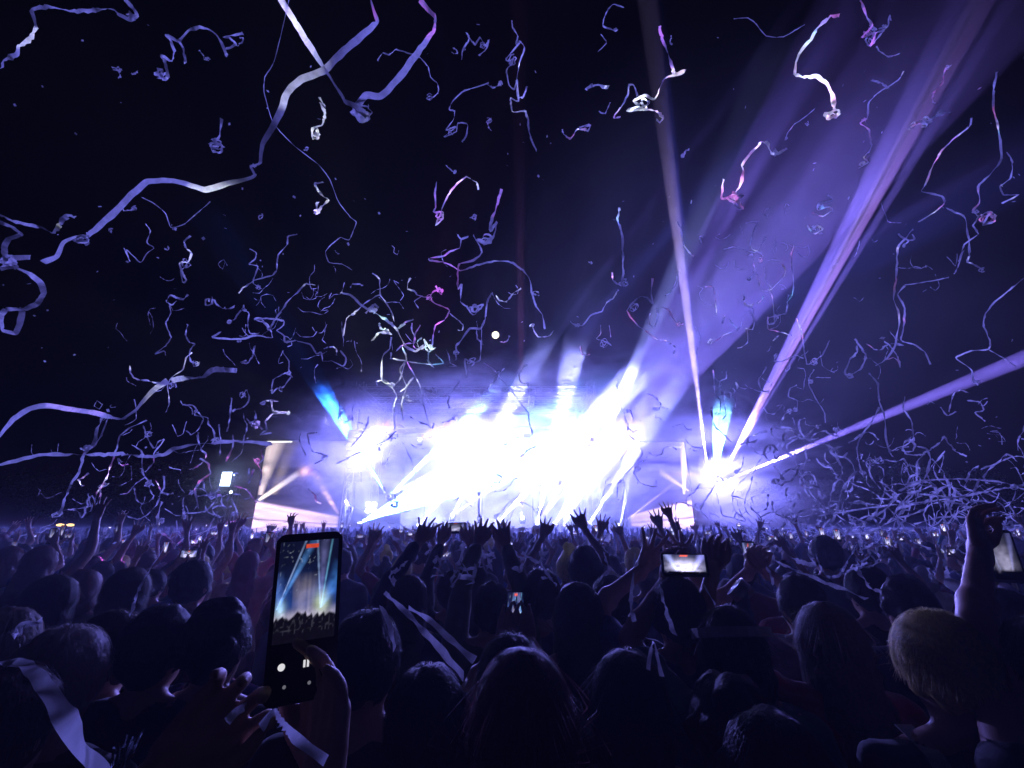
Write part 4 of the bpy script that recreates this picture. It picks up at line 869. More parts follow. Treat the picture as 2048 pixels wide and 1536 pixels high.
TR = [  # label | crop | width in crop pixels | points | laser hits as fraction+colour | knots x y r
 ('thick streamer crossing the upper left corner in a dangling zigzag', 'A', 26, '0 400 35 350 90 320 120 270 180 220 210 160 190 60 270 38 360 55 450 65 550 60 640 50 700 85 760 115 800 90 770 40 735 0', '', '770 95 18'),
 ('looped streamer with three dangling ends left of the long diagonal one', 'A', 20, '900 430 980 455 965 360 945 325 1000 355 1020 310 1000 240 975 205 1045 240 1100 180 1170 160 1240 180 1290 240 1330 335 1320 290 1380 260 1340 220 1310 215 1425 195', '', '950 440 28'),
 ('short streamer tail hanging from the three ended loop', 'A', 20, '1045 235 1075 290 1085 375', '', ''),
 ('long S-shaped streamer sweeping from the top middle to the left edge', 'A', 42, '250 1535 330 1500 370 1420 440 1390 500 1385 560 1340 640 1270 760 1150 860 1065 960 1055 1070 1070 1200 1110 1330 1075 1470 1040 1492 1022 1470 975 1522 950 1535 850 1580 770 1640 660 1680 540 1760 465 1890 415 1980 330 2048 265 2160 175 2203 120 2165 0', '', '490 1400 30'),
 ('V-shaped pair of thick streamer ends meeting in a curled knot at the top', 'A', 44, '1640 -10 1720 120 1800 250 1950 480 2020 590 2080 620 2150 680 2110 700 2080 640 2140 560 2230 560 2330 460 2400 370 2470 270 2535 180 2545 100 2500 50 2455 -5', '', '2125 660 48'),
 ('bulb ended streamer drifting right of the small pale scrap', 'A', 22, '1295 700 1285 790 1250 830 1300 850 1290 890 1240 880 1230 830', '', '1265 850 38'),
 ('small dancing streamer burning white', 'A', 22, '1870 565 1900 620 1870 600 1900 650 1900 690 1880 730 1830 755 1830 810 1860 810 1850 750', '.3Q .7Q 1Q', '1850 790 20'),
 ('hooked streamer with a violet white burning tip over the long thin thread', 'A', 18, '1890 1065 1845 1075 1860 1110 1890 1150 1920 1170 1880 1210 1845 1250 1860 1180', '.7P .9W', '1855 1240 18'),
 ('long thin thread wandering down from the top through the dark', 'A', 6, '1690 0 1650 180 1600 370 1550 450 1545 540 1590 700 1640 770 1730 860 1860 960 1930 1050 1980 1180 2050 1270 2085 1300 2060 1370 2040 1405 1990 1390 1930 1440 1905 1475 1925 1535 2000 1545 2060 1580', '', ''),
 ('folded streamer end pointing up at the left edge', 'A', 26, '0 1260 100 1300 240 1330 310 1365 350 1310 385 1265 440 1270', '', ''),
 ('thick curl hanging at the left edge above the dark', 'A', 34, '0 1300 70 1330 120 1370 50 1400 25 1450 40 1530 90 1510 180 1505', '', '60 1530 40'),
 ('broad hooked ring of streamer at the left edge', 'D', 36, '0 110 80 100 170 140 235 190 255 250 220 310 150 345 70 345 30 350 5 400 20 470 90 485 115 430 130 360', '', ''),
 ('tight crumple of streamer hanging high at left centre', 'A', 13, '1115 1380 1080 1410 1085 1450 1120 1480 1100 1530 1050 1540 1070 1600 1090 1640 1070 1650 1060 1580 1100 1560', '', '1085 1540 26'),
 ('branching streamer whose lower tip burns white', 'A', 11, '1740 1370 1685 1385 1680 1430 1630 1490 1620 1536 1620 1580 1590 1612 1500 1635 1430 1680 1395 1715', '.95W', ''),
 ('forked twig-like streamer beside the branching one', 'A', 9, '1460 1455 1500 1480 1490 1520 1455 1545 1510 1560 1480 1650 1530 1690', '', '1510 1680 14'),
 ('dim M-shaped thread of streamer at the left', 'A', 7, '725 1450 760 1530 740 1460 820 1536 860 1480 900 1450 860 1420 880 1350 850 1310', '', ''),
 ('faint wide V of streamer thread below the long S-shaped one', 'A', 6, '830 1155 900 1190 970 1250 1000 1330 1080 1310 1150 1250 1230 1180', '', '1020 1340 12'),
 ('streamer with a curled ball end arching across the thick V at the top', 'B', 9, '220 355 250 310 290 320 330 290 400 310 460 330 515 390 530 450 570 490 575 540 545 570', '', '525 570 20'),
 ('crown shaped scrap of streamer near the top centre', 'B', 13, '710 350 720 290 755 230 740 190 760 225 790 260 820 220 850 270 872 232 855 285 812 325', '', '835 265 16'),
 ('tall double looped streamer at the top centre', 'B', 12, '1005 120 1010 160 1040 210 1030 260 1050 240 1080 280 1050 370 1035 460 1020 520 990 500 975 410 1010 370 970 350 1000 310 1050 250', '', '1010 350 26'),
 ('lightning shaped streamer with burning bends and a long straight tail', 'B', 14, '1095 505 1070 570 1040 560 1035 470 1045 590 1000 575 1000 600 1010 655 1080 650 1100 700 1110 790 1150 885', '.1P .3W .45W', ''),
 ('question mark streamer drifting left of the lightning shaped one', 'B', 10, '870 485 800 510 720 535 660 590 640 640 670 650 665 700 620 760 680 740 610 800 680 770 690 720 745 725 740 790 715 830', '', '650 770 20'),
 ('check mark streamer at the foot of the thin blue laser line', 'B', 13, '1300 755 1308 785 1350 812 1390 755 1450 765 1465 730 1400 745', '.02R', '1430 755 14'),
 ('hooked streamer at the top right of centre', 'B', 10, '1660 45 1600 25 1565 60 1545 110 1540 150 1610 180 1625 170', '', '1610 172 12'),
 ('small Y-shaped scrap under the hooked top streamer', 'B', 7, '1525 200 1560 250 1510 300', '', ''),
 ('flat bent piece of streamer left of the white hot knot', 'B', 20, '1435 530 1480 495 1575 510', '', ''),
 ('small check mark scrap under the flat bent piece', 'B', 10, '1515 650 1550 665 1580 600', '', ''),
 ('white hot streamer coiling into a thick knot with a pointing arm', 'B', 20, '1870 150 1880 210 1920 310 1945 400 1960 440 2020 415 1950 440 1900 460 1870 520 1840 580 1780 560 1720 590 1750 620 1680 645 1760 640 1850 650 1890 690 1870 715 1850 700', '.05M .3Q .4W .5Q .62W .75W .85M .97W', '1775 610 34'),
 ('arched streamer burning pink at both ends beside the white hot coil', 'B', 13, '1740 560 1720 500 1690 500 1685 550 1650 620 1610 670 1605 690 1640 685', '.3Q .7P .9M', ''),
 ('Y-shaped streamer with an arched arm and a crumpled foot, a magenta dot on it', 'B', 13, '565 1065 555 1130 560 1210 550 1240 600 1240 600 1280 560 1315 590 1250 600 1210 640 1130 680 1080 740 1035 800 1070 810 1110', '.75M', '580 1260 22'),
 ('leaning streamer like a torch with a crumpled base', 'B', 22, '945 1105 920 1200 890 1280 880 1350 920 1300 900 1380 860 1420 800 1400 850 1430 880 1390', '', '860 1400 32'),
 ('tiny star scrap beside the torch shaped streamer', 'B', 9, '760 1275 800 1260 790 1290', '', '785 1270 14'),
 ('umbrella shaped streamer arching over the moon', 'B', 13, '685 1370 710 1400 750 1385 710 1400 700 1450 640 1475 600 1500 520 1512 530 1525 600 1533 650 1552 700 1582 760 1568 800 1552 900 1528 1000 1534 1060 1574 1110 1634 1125 1724 1150 1794 1185 1844 1198 1925', '', ''),
 ('streamer hanging like a handle under the umbrella shaped one', 'E', 14, '780 -90 830 10 780 60 700 80 690 130 690 230 712 200 705 300 740 330 780 380 840 320 790 330 750 340', '', '790 345 26'),
 ('slim upright streamer ending in an open curl above the blue haze', 'B', 15, '1635 1215 1625 1290 1655 1380 1655 1480 1655 1530 1658 1610 1640 1665 1600 1640 1592 1590', '', '1660 1660 30'),
 ('stepped streamer running down from the open curl', 'E', 12, '1630 230 1600 280 1560 310 1530 360 1470 380 1420 440 1380 440 1350 420', '', '1390 440 12'),
 ('small comma of streamer over the Y-shaped one', 'B', 8, '619 965 655 1000 680 1010', '', '672 1005 10'),
 ('folded streamer with a burning pink tip over the tall white wedge', 'E', 12, '1830 165 1820 250 1835 320 1800 280 1760 270 1710 310 1680 360 1740 440 1800 480 1850 520 1910 530', '.85R .95W', '1720 335 26'),
 ('streamer ending in a burning pink fold left of the thin white beam', 'E', 11, '1885 335 1920 350 1950 400 1980 440 2010 430', '.9R', '1985 435 12'),
 ('small fork of streamer under the folded one', 'E', 8, '1850 340 1860 380 1840 450 1810 430 1815 370', '', ''),
 ('thin crooked streamer hanging behind the thin white beam', 'E', 8, '1980 130 1960 200 1930 250 1900 270', '', ''),
 ('pair of short burning strokes over a faint tangle', 'E', 7, '1525 440 1525 490 1500 520 1540 530 1590 560 1560 530', '.2R', '1545 545 26'),
 ('lone short stroke of streamer beside the pair of burning strokes', 'E', 6, '1575 440 1585 510', '.6R', ''),
 ('thin streamer from the upper dark into the big knotted pair', 'E', 10, '190 135 230 170 235 260 270 310 300 360 320 420', '', ''),
 ('streamer leaning left with a burning speck, joined to the knotted pair', 'E', 10, '235 260 160 300 80 370 40 400 20 500', '.7W', '75 375 9'),
 ('thick arm of the knotted pair reaching left', 'E', 18, '0 250 60 260 120 320 210 370 300 430 340 480 380 560 440 590 490 560', '', ''),
 ('crumpled cap of paper on the arm of the knotted pair', 'E', 15, '150 370 200 320 220 340 170 360', '', '190 350 24'),
 ('short folded finger of the knotted pair', 'E', 13, '430 405 370 430 340 460 380 430', '', ''),
 ('white burning scrap with a bent tail left of the knotted pair', 'E', 17, '230 430 240 460 300 490 240 480 210 500 190 530', '.3Q .6Q .95Q', '265 478 16'),
 ('tiny hook with a burning white foot above the knotted pair', 'E', 8, '475 275 435 300 460 340', '.95W', ''),
 ('wavy streamer glowing magenta beside the knotted pair', 'E', 10, '470 440 440 490 430 560 450 580', '.3M .7M', ''),
 ('tall streamer with a bow on top and a magenta speck', 'E', 11, '560 210 590 260 600 230 550 240 530 270 550 310 640 350 610 410 560 440 545 500 540 560', '.55M .75M', '580 235 14'),
 ('thin hooked streamer right of the bow topped one', 'E', 8, '640 370 690 410 720 440 715 470 690 470', '', ''),
 ('greenish white loop glowing over the knotted pair', 'E', 12, '480 510 450 540 470 580 500 560 490 520 530 580 560 570 520 600 520 660 550 690 510 640', '.1Q .3Q .8C', '520 575 22'),
 ('diamond of streamer below the greenish loop', 'E', 11, '560 610 605 660 540 670 440 660 390 650 300 635 300 600', '', ''),
 ('streamer trailing from the knotted pair toward the stage roof', 'E', 9, '390 650 440 740 470 800 490 910 520 1020', '', ''),
 ('bright thin thorny streamer left of the knotted pair', 'E', 10, '380 660 350 760 300 790 260 760 210 770', '.2Q .9Q', ''),
 ('long crooked streamer dropping toward the left end of the stage', 'E', 11, '300 510 290 580 250 620 245 760 300 800 330 850 310 930 320 1040 300 1120', '', '300 790 16'),
 ('pale green burning curl over the roof truss', 'E', 13, '360 560 390 640 350 700 390 800 350 830 380 870 430 885', '.7Q .85Q .97Q', '385 860 18'),
 ('twisted streamer descending through the roof truss', 'E', 12, '390 800 430 745 400 780 360 900 370 1000', '', ''),
 ('shallow V of streamer just over the roof truss', 'E', 9, '490 810 540 840 600 860 660 820 700 765', '', ''),
 ('S-bent streamer left of the moon', 'E', 15, '885 255 860 310 850 400 820 460 760 460 700 540 680 560 680 640', '', '680 600 16'),
 ('crumpled streamer under the moon with a cross shaped tail', 'E', 12, '800 470 805 520 825 540 820 640 780 660 730 640 740 720 740 745', '', '770 650 24'),
 ('thin thread falling from under the moon into the glare', 'E', 8, '840 660 900 700 940 750 1000 820 1060 900 1100 950 1110 1020 1130 1080', '', '1125 1060 8'),
 ('long dark strand bending down through the glare', 'E', 7, '370 1130 420 1240 445 1350 440 1480 400 1530 340 1530', '', '345 1525 8'),
 ('taut strand rising toward the left end of the glare', 'E', 11, '-20 1250 120 1180 260 1120 330 1060', '', '300 1110 14'),
 ('dark leaf shaped knot low in the glare', 'E', 13, '300 1480 330 1530 320 1430 340 1500 290 1500 350 1470', '', '320 1490 34'),
 ('dark double ball streamer at the middle of the glare', 'E', 12, '815 1420 812 1540 830 1580 800 1600', '', '815 1430 10, 815 1570 16'),
 ('small dark dash in the glare', 'E', 7, '660 1470 700 1450 740 1470 770 1500', '', '690 1455 8'),
 ('dark hook low in the glare at right', 'E', 8, '1070 1490 1050 1470 1120 1500 1140 1530', '', '1065 1480 10'),
 ('dark bud with a bent stalk at the right of the glare', 'E', 9, '1060 1210 1100 1170 1145 1150', '', '1065 1205 11'),
 ('dark ball headed pin of streamer before the bright smoke', 'E', 7, '1540 1440 1556 1350 1580 1340', '', '1580 1336 9'),
 ('arched dark thread over the bright smoke', 'E', 6, '1640 1240 1680 1160 1670 1110 1620 1105', '', ''),
 ('dark crooked thread with a knot near the right screen', 'E', 7, '1660 1320 1720 1260 1770 1200 1760 1160', '', '1725 1300 10'),
 ('dark hook before the right screen', 'E', 6, '1720 1300 1745 1370', '', ''),
 ('dark slash pair high in the glare', 'E', 7, '800 1220 840 1245 845 1270 820 1300', '', ''),
 ('short dark slash at the middle of the glare', 'E', 8, '790 1320 785 1390', '', ''),
 ('second short dark slash, thicker, in the glare', 'E', 9, '865 1330 862 1375', '', ''),
 ('rainbow streaked streamer hooking down to a fringed foot', 'C', 23, '965 90 910 100 850 150 800 230 730 320 708 430 770 450 840 450 900 500 935 570 930 650 880 670 940 690 970 660', '.02R .14P .28W .4B .5C .62W', '930 670 34'),
 ('large crumpled cluster of streamer at the top right', 'C', 13, '1090 0 1130 100 1160 150 1100 220 1180 190 1150 270 1210 200 1250 150 1260 90 1270 120', '.3M', '1150 180 36, 1150 240 30, 1215 170 26'),
 ('zigzag tail under the large crumpled cluster', 'C', 9, '1185 270 1200 295 1250 330 1290 325 1325 310', '.97C', ''),
 ('very faint long thread near the top above the violet beam', 'C', 6, '350 110 430 105 480 140 540 210 640 215 720 170 765 145', '', ''),
 ('wavy streamer with a burning pink bend on the long violet beam', 'C', 11, '1625 380 1585 410 1570 490 1520 540 1510 590 1530 605', '.2M .5R', '1600 395 12'),
 ('ragged leaf-like streamer across the long violet beam', 'C', 16, '1620 655 1560 665 1480 710 1420 720 1370 760', '', '1470 710 30, 1560 665 16, 1400 735 14'),
 ('burning white streamer arching over a blue petalled knot', 'C', 18, '660 870 600 900 570 900 550 840 510 830 470 880 400 960 405 1000 385 1090 340 1140 280 1160 290 1050', '.12W .3W .42M .55W .65W .75R .92M', '590 895 20'),
 ('petalled knot of blue lit streamer under the burning arch', 'C', 19, '330 1150 400 1150 350 1190 400 1220 370 1170', '', '350 1160 38'),
 ('thin line of streamer with a red ring end', 'C', 7, '825 635 760 690 700 730 660 790 650 820', '.98R', '658 808 10, 780 725 14'),
 ('long crooked streamer with a yellow and red lit foot', 'C', 10, '1345 415 1310 470 1200 540 1140 600 1130 690 1090 720 1140 760 1155 850 1140 890 1110 920 1135 950 1080 985', '.02Y .82Y .88R', '1115 700 14, 1100 960 14'),
 ('short fuzzy bar of streamer above the crooked yellow footed one', 'C', 15, '1160 470 1210 485 1250 515', '', ''),
 ('angular streamer with a red and green lit stretch at the right', 'C', 12, '1740 690 1730 740 1640 810 1560 890 1510 980 1470 1080 1450 1120 1560 1145 1585 1180 1540 1230 1430 1300', '.3R .36B .42C', ''),
 ('longest hanging streamer at the right ending in curls', 'C', 13, '1890 420 1870 520 1870 640 1900 760 1915 930 1850 1020 1780 1090 1790 1180 1750 1230 1780 1270 1750 1320 1780 1370 1700 1430 1670 1530', '', '1765 1240 14'),
 ('dense curly bunch at the end of the longest hanging streamer', 'C', 15, '1830 1240 1880 1290 1810 1310 1850 1240 1790 1260', '', '1835 1275 36'),
 ('loose crook of streamer near the right edge', 'C', 10, '1950 890 1980 950 1970 1040 1910 1090 1930 1140 2015 1140 1920 1190', '', ''),
 ('streamer branching from the angular one down to a curled foot', 'C', 12, '1590 1215 1640 1240 1700 1270 1720 1370 1730 1490 1715 1530 1760 1550 1810 1580', '', '1800 1578 14'),
 ('S-shaped streamer hanging inside the violet haze edge', 'C', 14, '1400 1340 1350 1400 1310 1450 1305 1540 1300 1640 1285 1750 1320 1860 1290 2030 1240 2100 1180 2140', '', ''),
 ('question mark streamer with burning bends in the violet haze', 'C', 11, '900 1140 930 1170 850 1190 840 1230 910 1210 930 1230 870 1265 810 1245', '.7M .85W', '860 1205 16'),
 ('squiggle of paper under the question mark streamer', 'C', 12, '780 1320 820 1370 870 1340 840 1320 800 1340', '', '825 1345 26'),
 ('streamer with two burning beads left of the squiggle', 'C', 10, '420 1305 490 1300 470 1340 450 1400 450 1450 520 1490 510 1520', '.75W .95R', '505 1520 14'),
 ('thin arched thread left of the beaded streamer', 'C', 7, '290 1460 350 1445 420 1465 480 1475 535 1390', '', ''),
 ('upright streamer with a row of burning beads', 'C', 9, '700 1435 685 1490 690 1560 700 1650 690 1730 660 1770', '.1W .35R .6W .8C', ''),
 ('streamer crossing the thin white beam with a burning foot', 'C', 11, '20 1295 40 1340 55 1430 100 1490 115 1500', '.55W .98R', ''),
 ('curved streamer twin beside the violet haze edge', 'F', 11, '1350 210 1310 260 1350 340 1345 440 1330 530 1400 550 1470 600 1500 670', '', ''),
 ('nearly level streamer at the right below the curls', 'F', 9, '1350 205 1450 190 1540 175 1610 160', '', ''),
 ('thin hanging tail below the curls at the right', 'F', 9, '1695 0 1660 100 1640 140', '', ''),
 ('bent streamer falling into the low violet beam', 'F', 11, '2045 165 1970 230 1880 300 1820 380 1815 450 1850 540 1840 580 1740 590 1650 630 1740 700 1750 760 1780 790', '', '1765 770 14'),
 ('faint thread from the bend to the right edge', 'F', 7, '1845 585 1940 640 2000 680', '', ''),
 ('paper hoop hanging below the violet haze', 'F', 15, '1060 520 1100 580 1120 620 1100 690 1050 720 1010 730 1000 710 1030 640 1070 600 1070 560', '', '1030 740 14'),
 ('streamer with a thorny knot left of the paper hoop', 'F', 10, '910 530 870 610 830 640 780 670 760 580 750 500 720 400', '', '820 655 22'),
 ('streamer running from the thorny knot to the low violet beam', 'F', 9, '820 700 790 750 790 790 830 870 880 950 885 1010', '', '800 770 12'),
 ('short level dash with a red lit tip', 'F', 7, '830 745 870 747 915 747', '.97R', ''),
 ('forked streamer crossing the low violet beam', 'F', 12, '1140 720 1190 780 1200 880 1230 970 1240 1100 1260 1180 1280 1210', '', ''),
 ('streamer dropping out of the low violet beam', 'F', 12, '1200 920 1160 1000 1100 1080 1070 1160 1085 1260 1110 1330', '', '1100 1300 16'),
 ('thin wavy streamer under the low violet beam', 'F', 10, '1350 860 1340 930 1390 1000 1400 1100 1360 1140 1300 1160', '', '1390 1110 18'),
 ('thick joined streamer standing in the fallen heap', 'F', 14, '1420 1150 1480 1165 1500 1230 1480 1310 1530 1400 1560 1500', '', ''),
 ('long level strand over the heap reaching the right edge', 'F', 13, '1370 1360 1500 1345 1700 1340 1930 1360 2045 1400', '', ''),
 ('second level strand crossing below it to the right edge', 'F', 15, '1380 1420 1640 1450 1800 1420 1930 1395 2048 1375', '', '1990 1390 16'),
 ('third slanting strand low over the heads at the right', 'F', 13, '900 1545 1200 1500 1500 1470 1700 1440', '', ''),
 ('hooked streamer in the dark under the low violet beam', 'F', 11, '1720 880 1790 890 1810 940 1760 950 1820 1000', '', ''),
 ('X-shaped scrap in the dark at the right', 'F', 10, '1560 920 1600 970 1650 945', '', ''),
 ('jagged S streamer beside the striped beam foot', 'F', 10, '720 790 680 810 670 860 720 880 720 940 680 940', '', '710 930 12'),
 ('tree-like streamer in the violet haze with burning tips', 'F', 9, '490 140 500 200 520 240 570 230 640 160 655 120 630 80', '.75W .95R', ''),
 ('spine of burning beads below the tree-like streamer', 'F', 9, '550 230 570 260 580 310 590 420 600 400', '.1W .25R .5B', '600 390 16'),
 ('thin hook in the haze right of the thin white beam', 'F', 8, '180 215 230 220 245 330 250 380', '.8W', ''),
 ('small streamer with a hot round foot near the beam', 'F', 9, '300 380 280 430', '.98W', ''),
 ('thin slash below the hot round foot', 'F', 7, '320 400 345 435 380 470', '', ''),
 ('reclining streamer with a pink lit end in the haze', 'F', 8, '440 360 470 410 460 465 420 460', '.8R .95W', ''),
 ('streamer ending in three hot beads', 'F', 9, '430 470 430 540 400 565 370 575', '.7W .95R', ''),
 ('streamer lying along the foot of the striped beam', 'F', 9, '550 390 550 460 620 480 690 500', '.8W .98W', ''),
 ('small arrow shaped scrap burning white', 'F', 11, '580 530 610 500 590 520', '.5W', ''),
 ('long dark double strand inside the pale cyan cone', 'F', 9, '230 700 235 780 240 840 270 880 270 960', '.02R', '250 960 12'),
 ('dark fork in the pale cyan cone', 'F', 7, '270 780 235 870', '', ''),
 ('short tail above the striped beam', 'F', 8, '530 100 540 180 570 220', '', ''),
 ('upper of a pair of low wide ribbons entering from the left edge', 'D', 38, '-10 1095 80 990 170 930 270 910 400 930 540 950 640 975 720 985 790 940 850 870 910 810 980 765', '', ''),
 ('free waving end of the upper wide ribbon', 'D', 40, '1000 765 1080 748 1130 750 1190 742 1240 703 1310 700 1382 705', '', ''),
 ('lower of a pair of low wide ribbons reaching the left screen', 'D', 28, '-10 1260 150 1215 300 1197 540 1195 720 1195 850 1205 950 1195 1020 1160 1150 1140 1300 1125 1430 1120 1590 1130', '', ''),
 ('long rope of streamer dropping through the lower wide ribbon', 'D', 18, '600 975 560 1080 540 1150 490 1200 460 1300 410 1380 380 1450 350 1540', '', '510 1160 18'),
 ('second strand beside the dropping rope', 'D', 13, '630 985 590 1090 540 1160 470 1165', '', ''),
 ('angled strand with magenta lit knot in the low left dark', 'D', 11, '860 995 760 1040 700 1090 680 1170 650 1260 620 1340 570 1420 530 1530', '.72M .76W', '600 1378 20'),
 ('small magenta lit curl at the low left', 'D', 12, '520 1305 480 1335 460 1345 480 1380 490 1375', '.3M .6W', ''),
 ('inverted Y streamer under the lower wide ribbon', 'D', 10, '770 1140 830 1180 830 1290 850 1330 900 1380', '', ''),
 ('bent leg of streamer under the lower wide ribbon', 'D', 10, '850 1330 790 1370 750 1420 700 1430', '', ''),
 ('three petal bow streamer on the lower wide ribbon', 'D', 11, '840 1030 860 1090 900 1160 930 1120 960 1110 900 1190 900 1240 850 1300', '', '870 1080 18'),
 ('long level streamer with a star middle and a looping end', 'D', 13, '1240 510 1290 480 1240 510 1350 520 1420 520 1500 500 1590 515 1590 490 1560 430 1500 410 1560 400 1660 415 1650 450 1620 470 1660 500 1670 540 1730 530 1820 555 1850 605 1880 600 1890 650 1940 650 2010 680 2025 630 1990 590', '', '1400 530 12'),
 ('rising arm of the star middle streamer', 'D', 13, '1845 205 1785 200 1740 250 1690 290 1650 350 1600 420 1570 465 1530 400 1485 405', '', ''),
 ('bell topped thin streamer left of the star', 'D', 9, '1425 320 1430 350 1455 370 1450 440 1465 490 1520 485', '', '1430 352 10'),
 ('wavering thin thread in the left dark', 'D', 8, '990 310 1000 370 970 430 1000 510 970 560 905 610 960 590 970 615', '.7B', ''),
 ('leg shaped scrap under the level streamer', 'D', 13, '1490 560 1480 620 1450 660 1410 660 1440 645', '', ''),
 ('diamond looped thread above the left screen', 'D', 9, '1655 600 1690 650 1690 700 1710 745 1680 720 1650 730 1600 760 1590 840 1620 810 1660 800 1700 745', '', '1690 720 12'),
 ('burning zigzag streamer above the left screen', 'D', 13, '1520 900 1560 880 1630 885 1590 880 1600 940 1690 955 1600 960 1555 1000 1560 1050 1520 1080 1590 1070', '.18W .65P', '1540 895 10'),
 ('feathery crumple left of the burning zigzag', 'D', 15, '1460 1010 1510 1030 1540 1050', '', '1500 1020 20'),
 ('kinked streamer with burning beads over the waving ribbon end', 'D', 9, '1125 600 1090 630 1070 700 1010 740 980 790 985 840 990 900 970 950', '.02W .1W .45W .72W', '1010 790 20'),
 ('hooked thread crossing above the strobe tower', 'D', 10, '1070 905 1130 910 1160 950 1190 990 1160 1050 1120 1080 1090 1055', '', '1145 945 10'),
 ('slim upright streamer over the square strobe', 'D', 13, '1355 865 1345 980 1330 1060', '', ''),
 ('second slim streamer below it, leaning', 'D', 12, '1365 1085 1360 1160 1320 1240', '', ''),
 ('third slim strand between the two wide ribbons and the strobe', 'D', 11, '1280 1020 1290 1100 1290 1200', '', ''),
 ('long bowed streamer left of the square strobe', 'D', 14, '1170 1220 1220 1250 1230 1310 1170 1350 1140 1400 1160 1510', '', '1120 1420 14'),
 ('drooping thread under the square strobe', 'D', 10, '1270 1400 1260 1470 1200 1530 1100 1540', '', ''),
 ('thread with a purple lit end right of the square strobe', 'D', 10, '1370 1380 1440 1400 1480 1450 1500 1480', '.97M', ''),
 ('two legged streamer just left of the left screen', 'D', 11, '1590 1130 1530 1170 1540 1220 1510 1250 1480 1220 1520 1270 1530 1310 1520 1380', '.5R', '1505 1235 14'),
 ('narrow crooked streamer over the left screen', 'D', 11, '1760 1070 1750 1110 1780 1180 1790 1200', '', ''),
 ('broken arch streamer over the left screen', 'D', 11, '1855 1070 1800 1075 1810 1130 1830 1180 1870 1190 1920 1210 1840 1250', '', '1890 1205 12'),
 ('pink lit ring of streamer low before the left screen', 'D', 12, '1800 1400 1840 1430 1850 1470 1880 1485 1860 1475', '.7M .9W', ''),
 ('curl tied in a ring above the far heads at left', 'G', 12, '1480 70 1300 110 1180 160 1080 190 1030 235 1000 200 1040 170 1060 200 1030 240', '', ''),
 ('thick twisted strand ending in the ring', 'G', 17, '945 -20 920 80 930 150 1000 200', '', '945 90 14'),
 ('level strand left of the ring', 'G', 10, '790 155 740 180 700 195 660 230', '', ''),
 ('thin curved streamer hanging down over the dark heads at left', 'G', 16, '970 230 920 310 860 400 810 500 780 580 765 640', '', ''),
 ('broad dog-eared streamer folded over dark air at the far left', 'G', 75, '60 760 100 735 150 700 210 680', '', ''),
 ('widest streamer slanting down across the lower left corner', 'G', 105, '0 930 80 915 150 930 210 990 280 1080 350 1200 420 1340 500 1470 600 1620', '', ''),
 ('folded triangle of streamer in front of the bare forearm', 'G', 70, '1530 1290 1600 1210 1640 1260 1700 1330 1800 1420 1900 1490', '', ''),
 ('short lit piece of streamer behind the forearm', 'G', 60, '1330 1260 1380 1210 1430 1180', '', ''),
 ('left one of two long streamers slanting down beside the auburn head', 'H', 50, '260 510 400 640 520 770 620 880 720 1000', '', ''),
 ('right one of two long streamers slanting down beside the auburn head', 'H', 45, '400 600 520 670 640 780 790 910', '', ''),
 ('short streamer over the shoulder beside the lit ear', 'H', 38, '240 590 290 700 320 850', '', ''),
 ('streamer held high left of the sleeved arms', 'H', 20, '745 90 735 200 700 320 670 390', '', ''),
 ('kinked streamer crossing under the sleeved arms', 'H', 18, '700 310 760 420 780 450 730 470', '', ''),
 ('thick upright streamer caught on the raised palm', 'H', 24, '1725 280 1710 420 1700 560 1715 680', '', ''),
 ('streamer draped behind the dark blue haired head', 'H', 28, '1870 470 1900 600 1960 760', '', ''),
 ('inverted V of streamer on the olive shoulder', 'H', 24, '1800 960 1830 800 1880 1000', '', ''),
 ('crossed streamer piece, first stick left of the sideways phone arms', 'H', 18, '500 290 540 245 580 205', '', ''),
 ('crossed streamer piece, steeper stick left of the sideways phone arms', 'H', 18, '520 215 555 280 590 350', '', ''),
 ('taut flat streamer slanting over heads at the right', 'I', 30, '570 315 660 360 760 400 900 460 1020 505 1130 550', '', ''),
 ('short streamer at the wrist of the thin phone holder', 'I', 20, '525 335 560 400 580 460', '', ''),
 ('small streamer left of the wrist watch', 'I', 14, '170 460 240 580', '', ''),
 ('thin stick of streamer up at the fallen heap edge', 'I', 13, '390 120 440 170 480 210', '', ''),
]
for k, (lab, crop, w, pts, hots, knots) in enumerate(TR):
    ks = [tuple(float(q) for q in z.split()) for z in knots.split(',')] if knots else []
    ox, oy, kk = OR[crop]; ks = [(ox + a*kk, oy + b*kk, c*kk) for a, b, c in ks]
    wp = w*kk; USED[lab] = 1
    o, P = streamer(lab, T(crop, pts), wp*.8, seed=1000 + k*17, knots=ks, twist=.8 if wp > 9 else .7, jit=.05 if wp > 9 else .1, real=.045 if wp > 12 else .034, n=8 if wp > 9 else 5)
    ALLP.append((id(P), P, wp)); KEEP.append(P)
    for h in hots.split(): hot(P, float(h[:-1]), h[-1])
print('traced', len(TR))
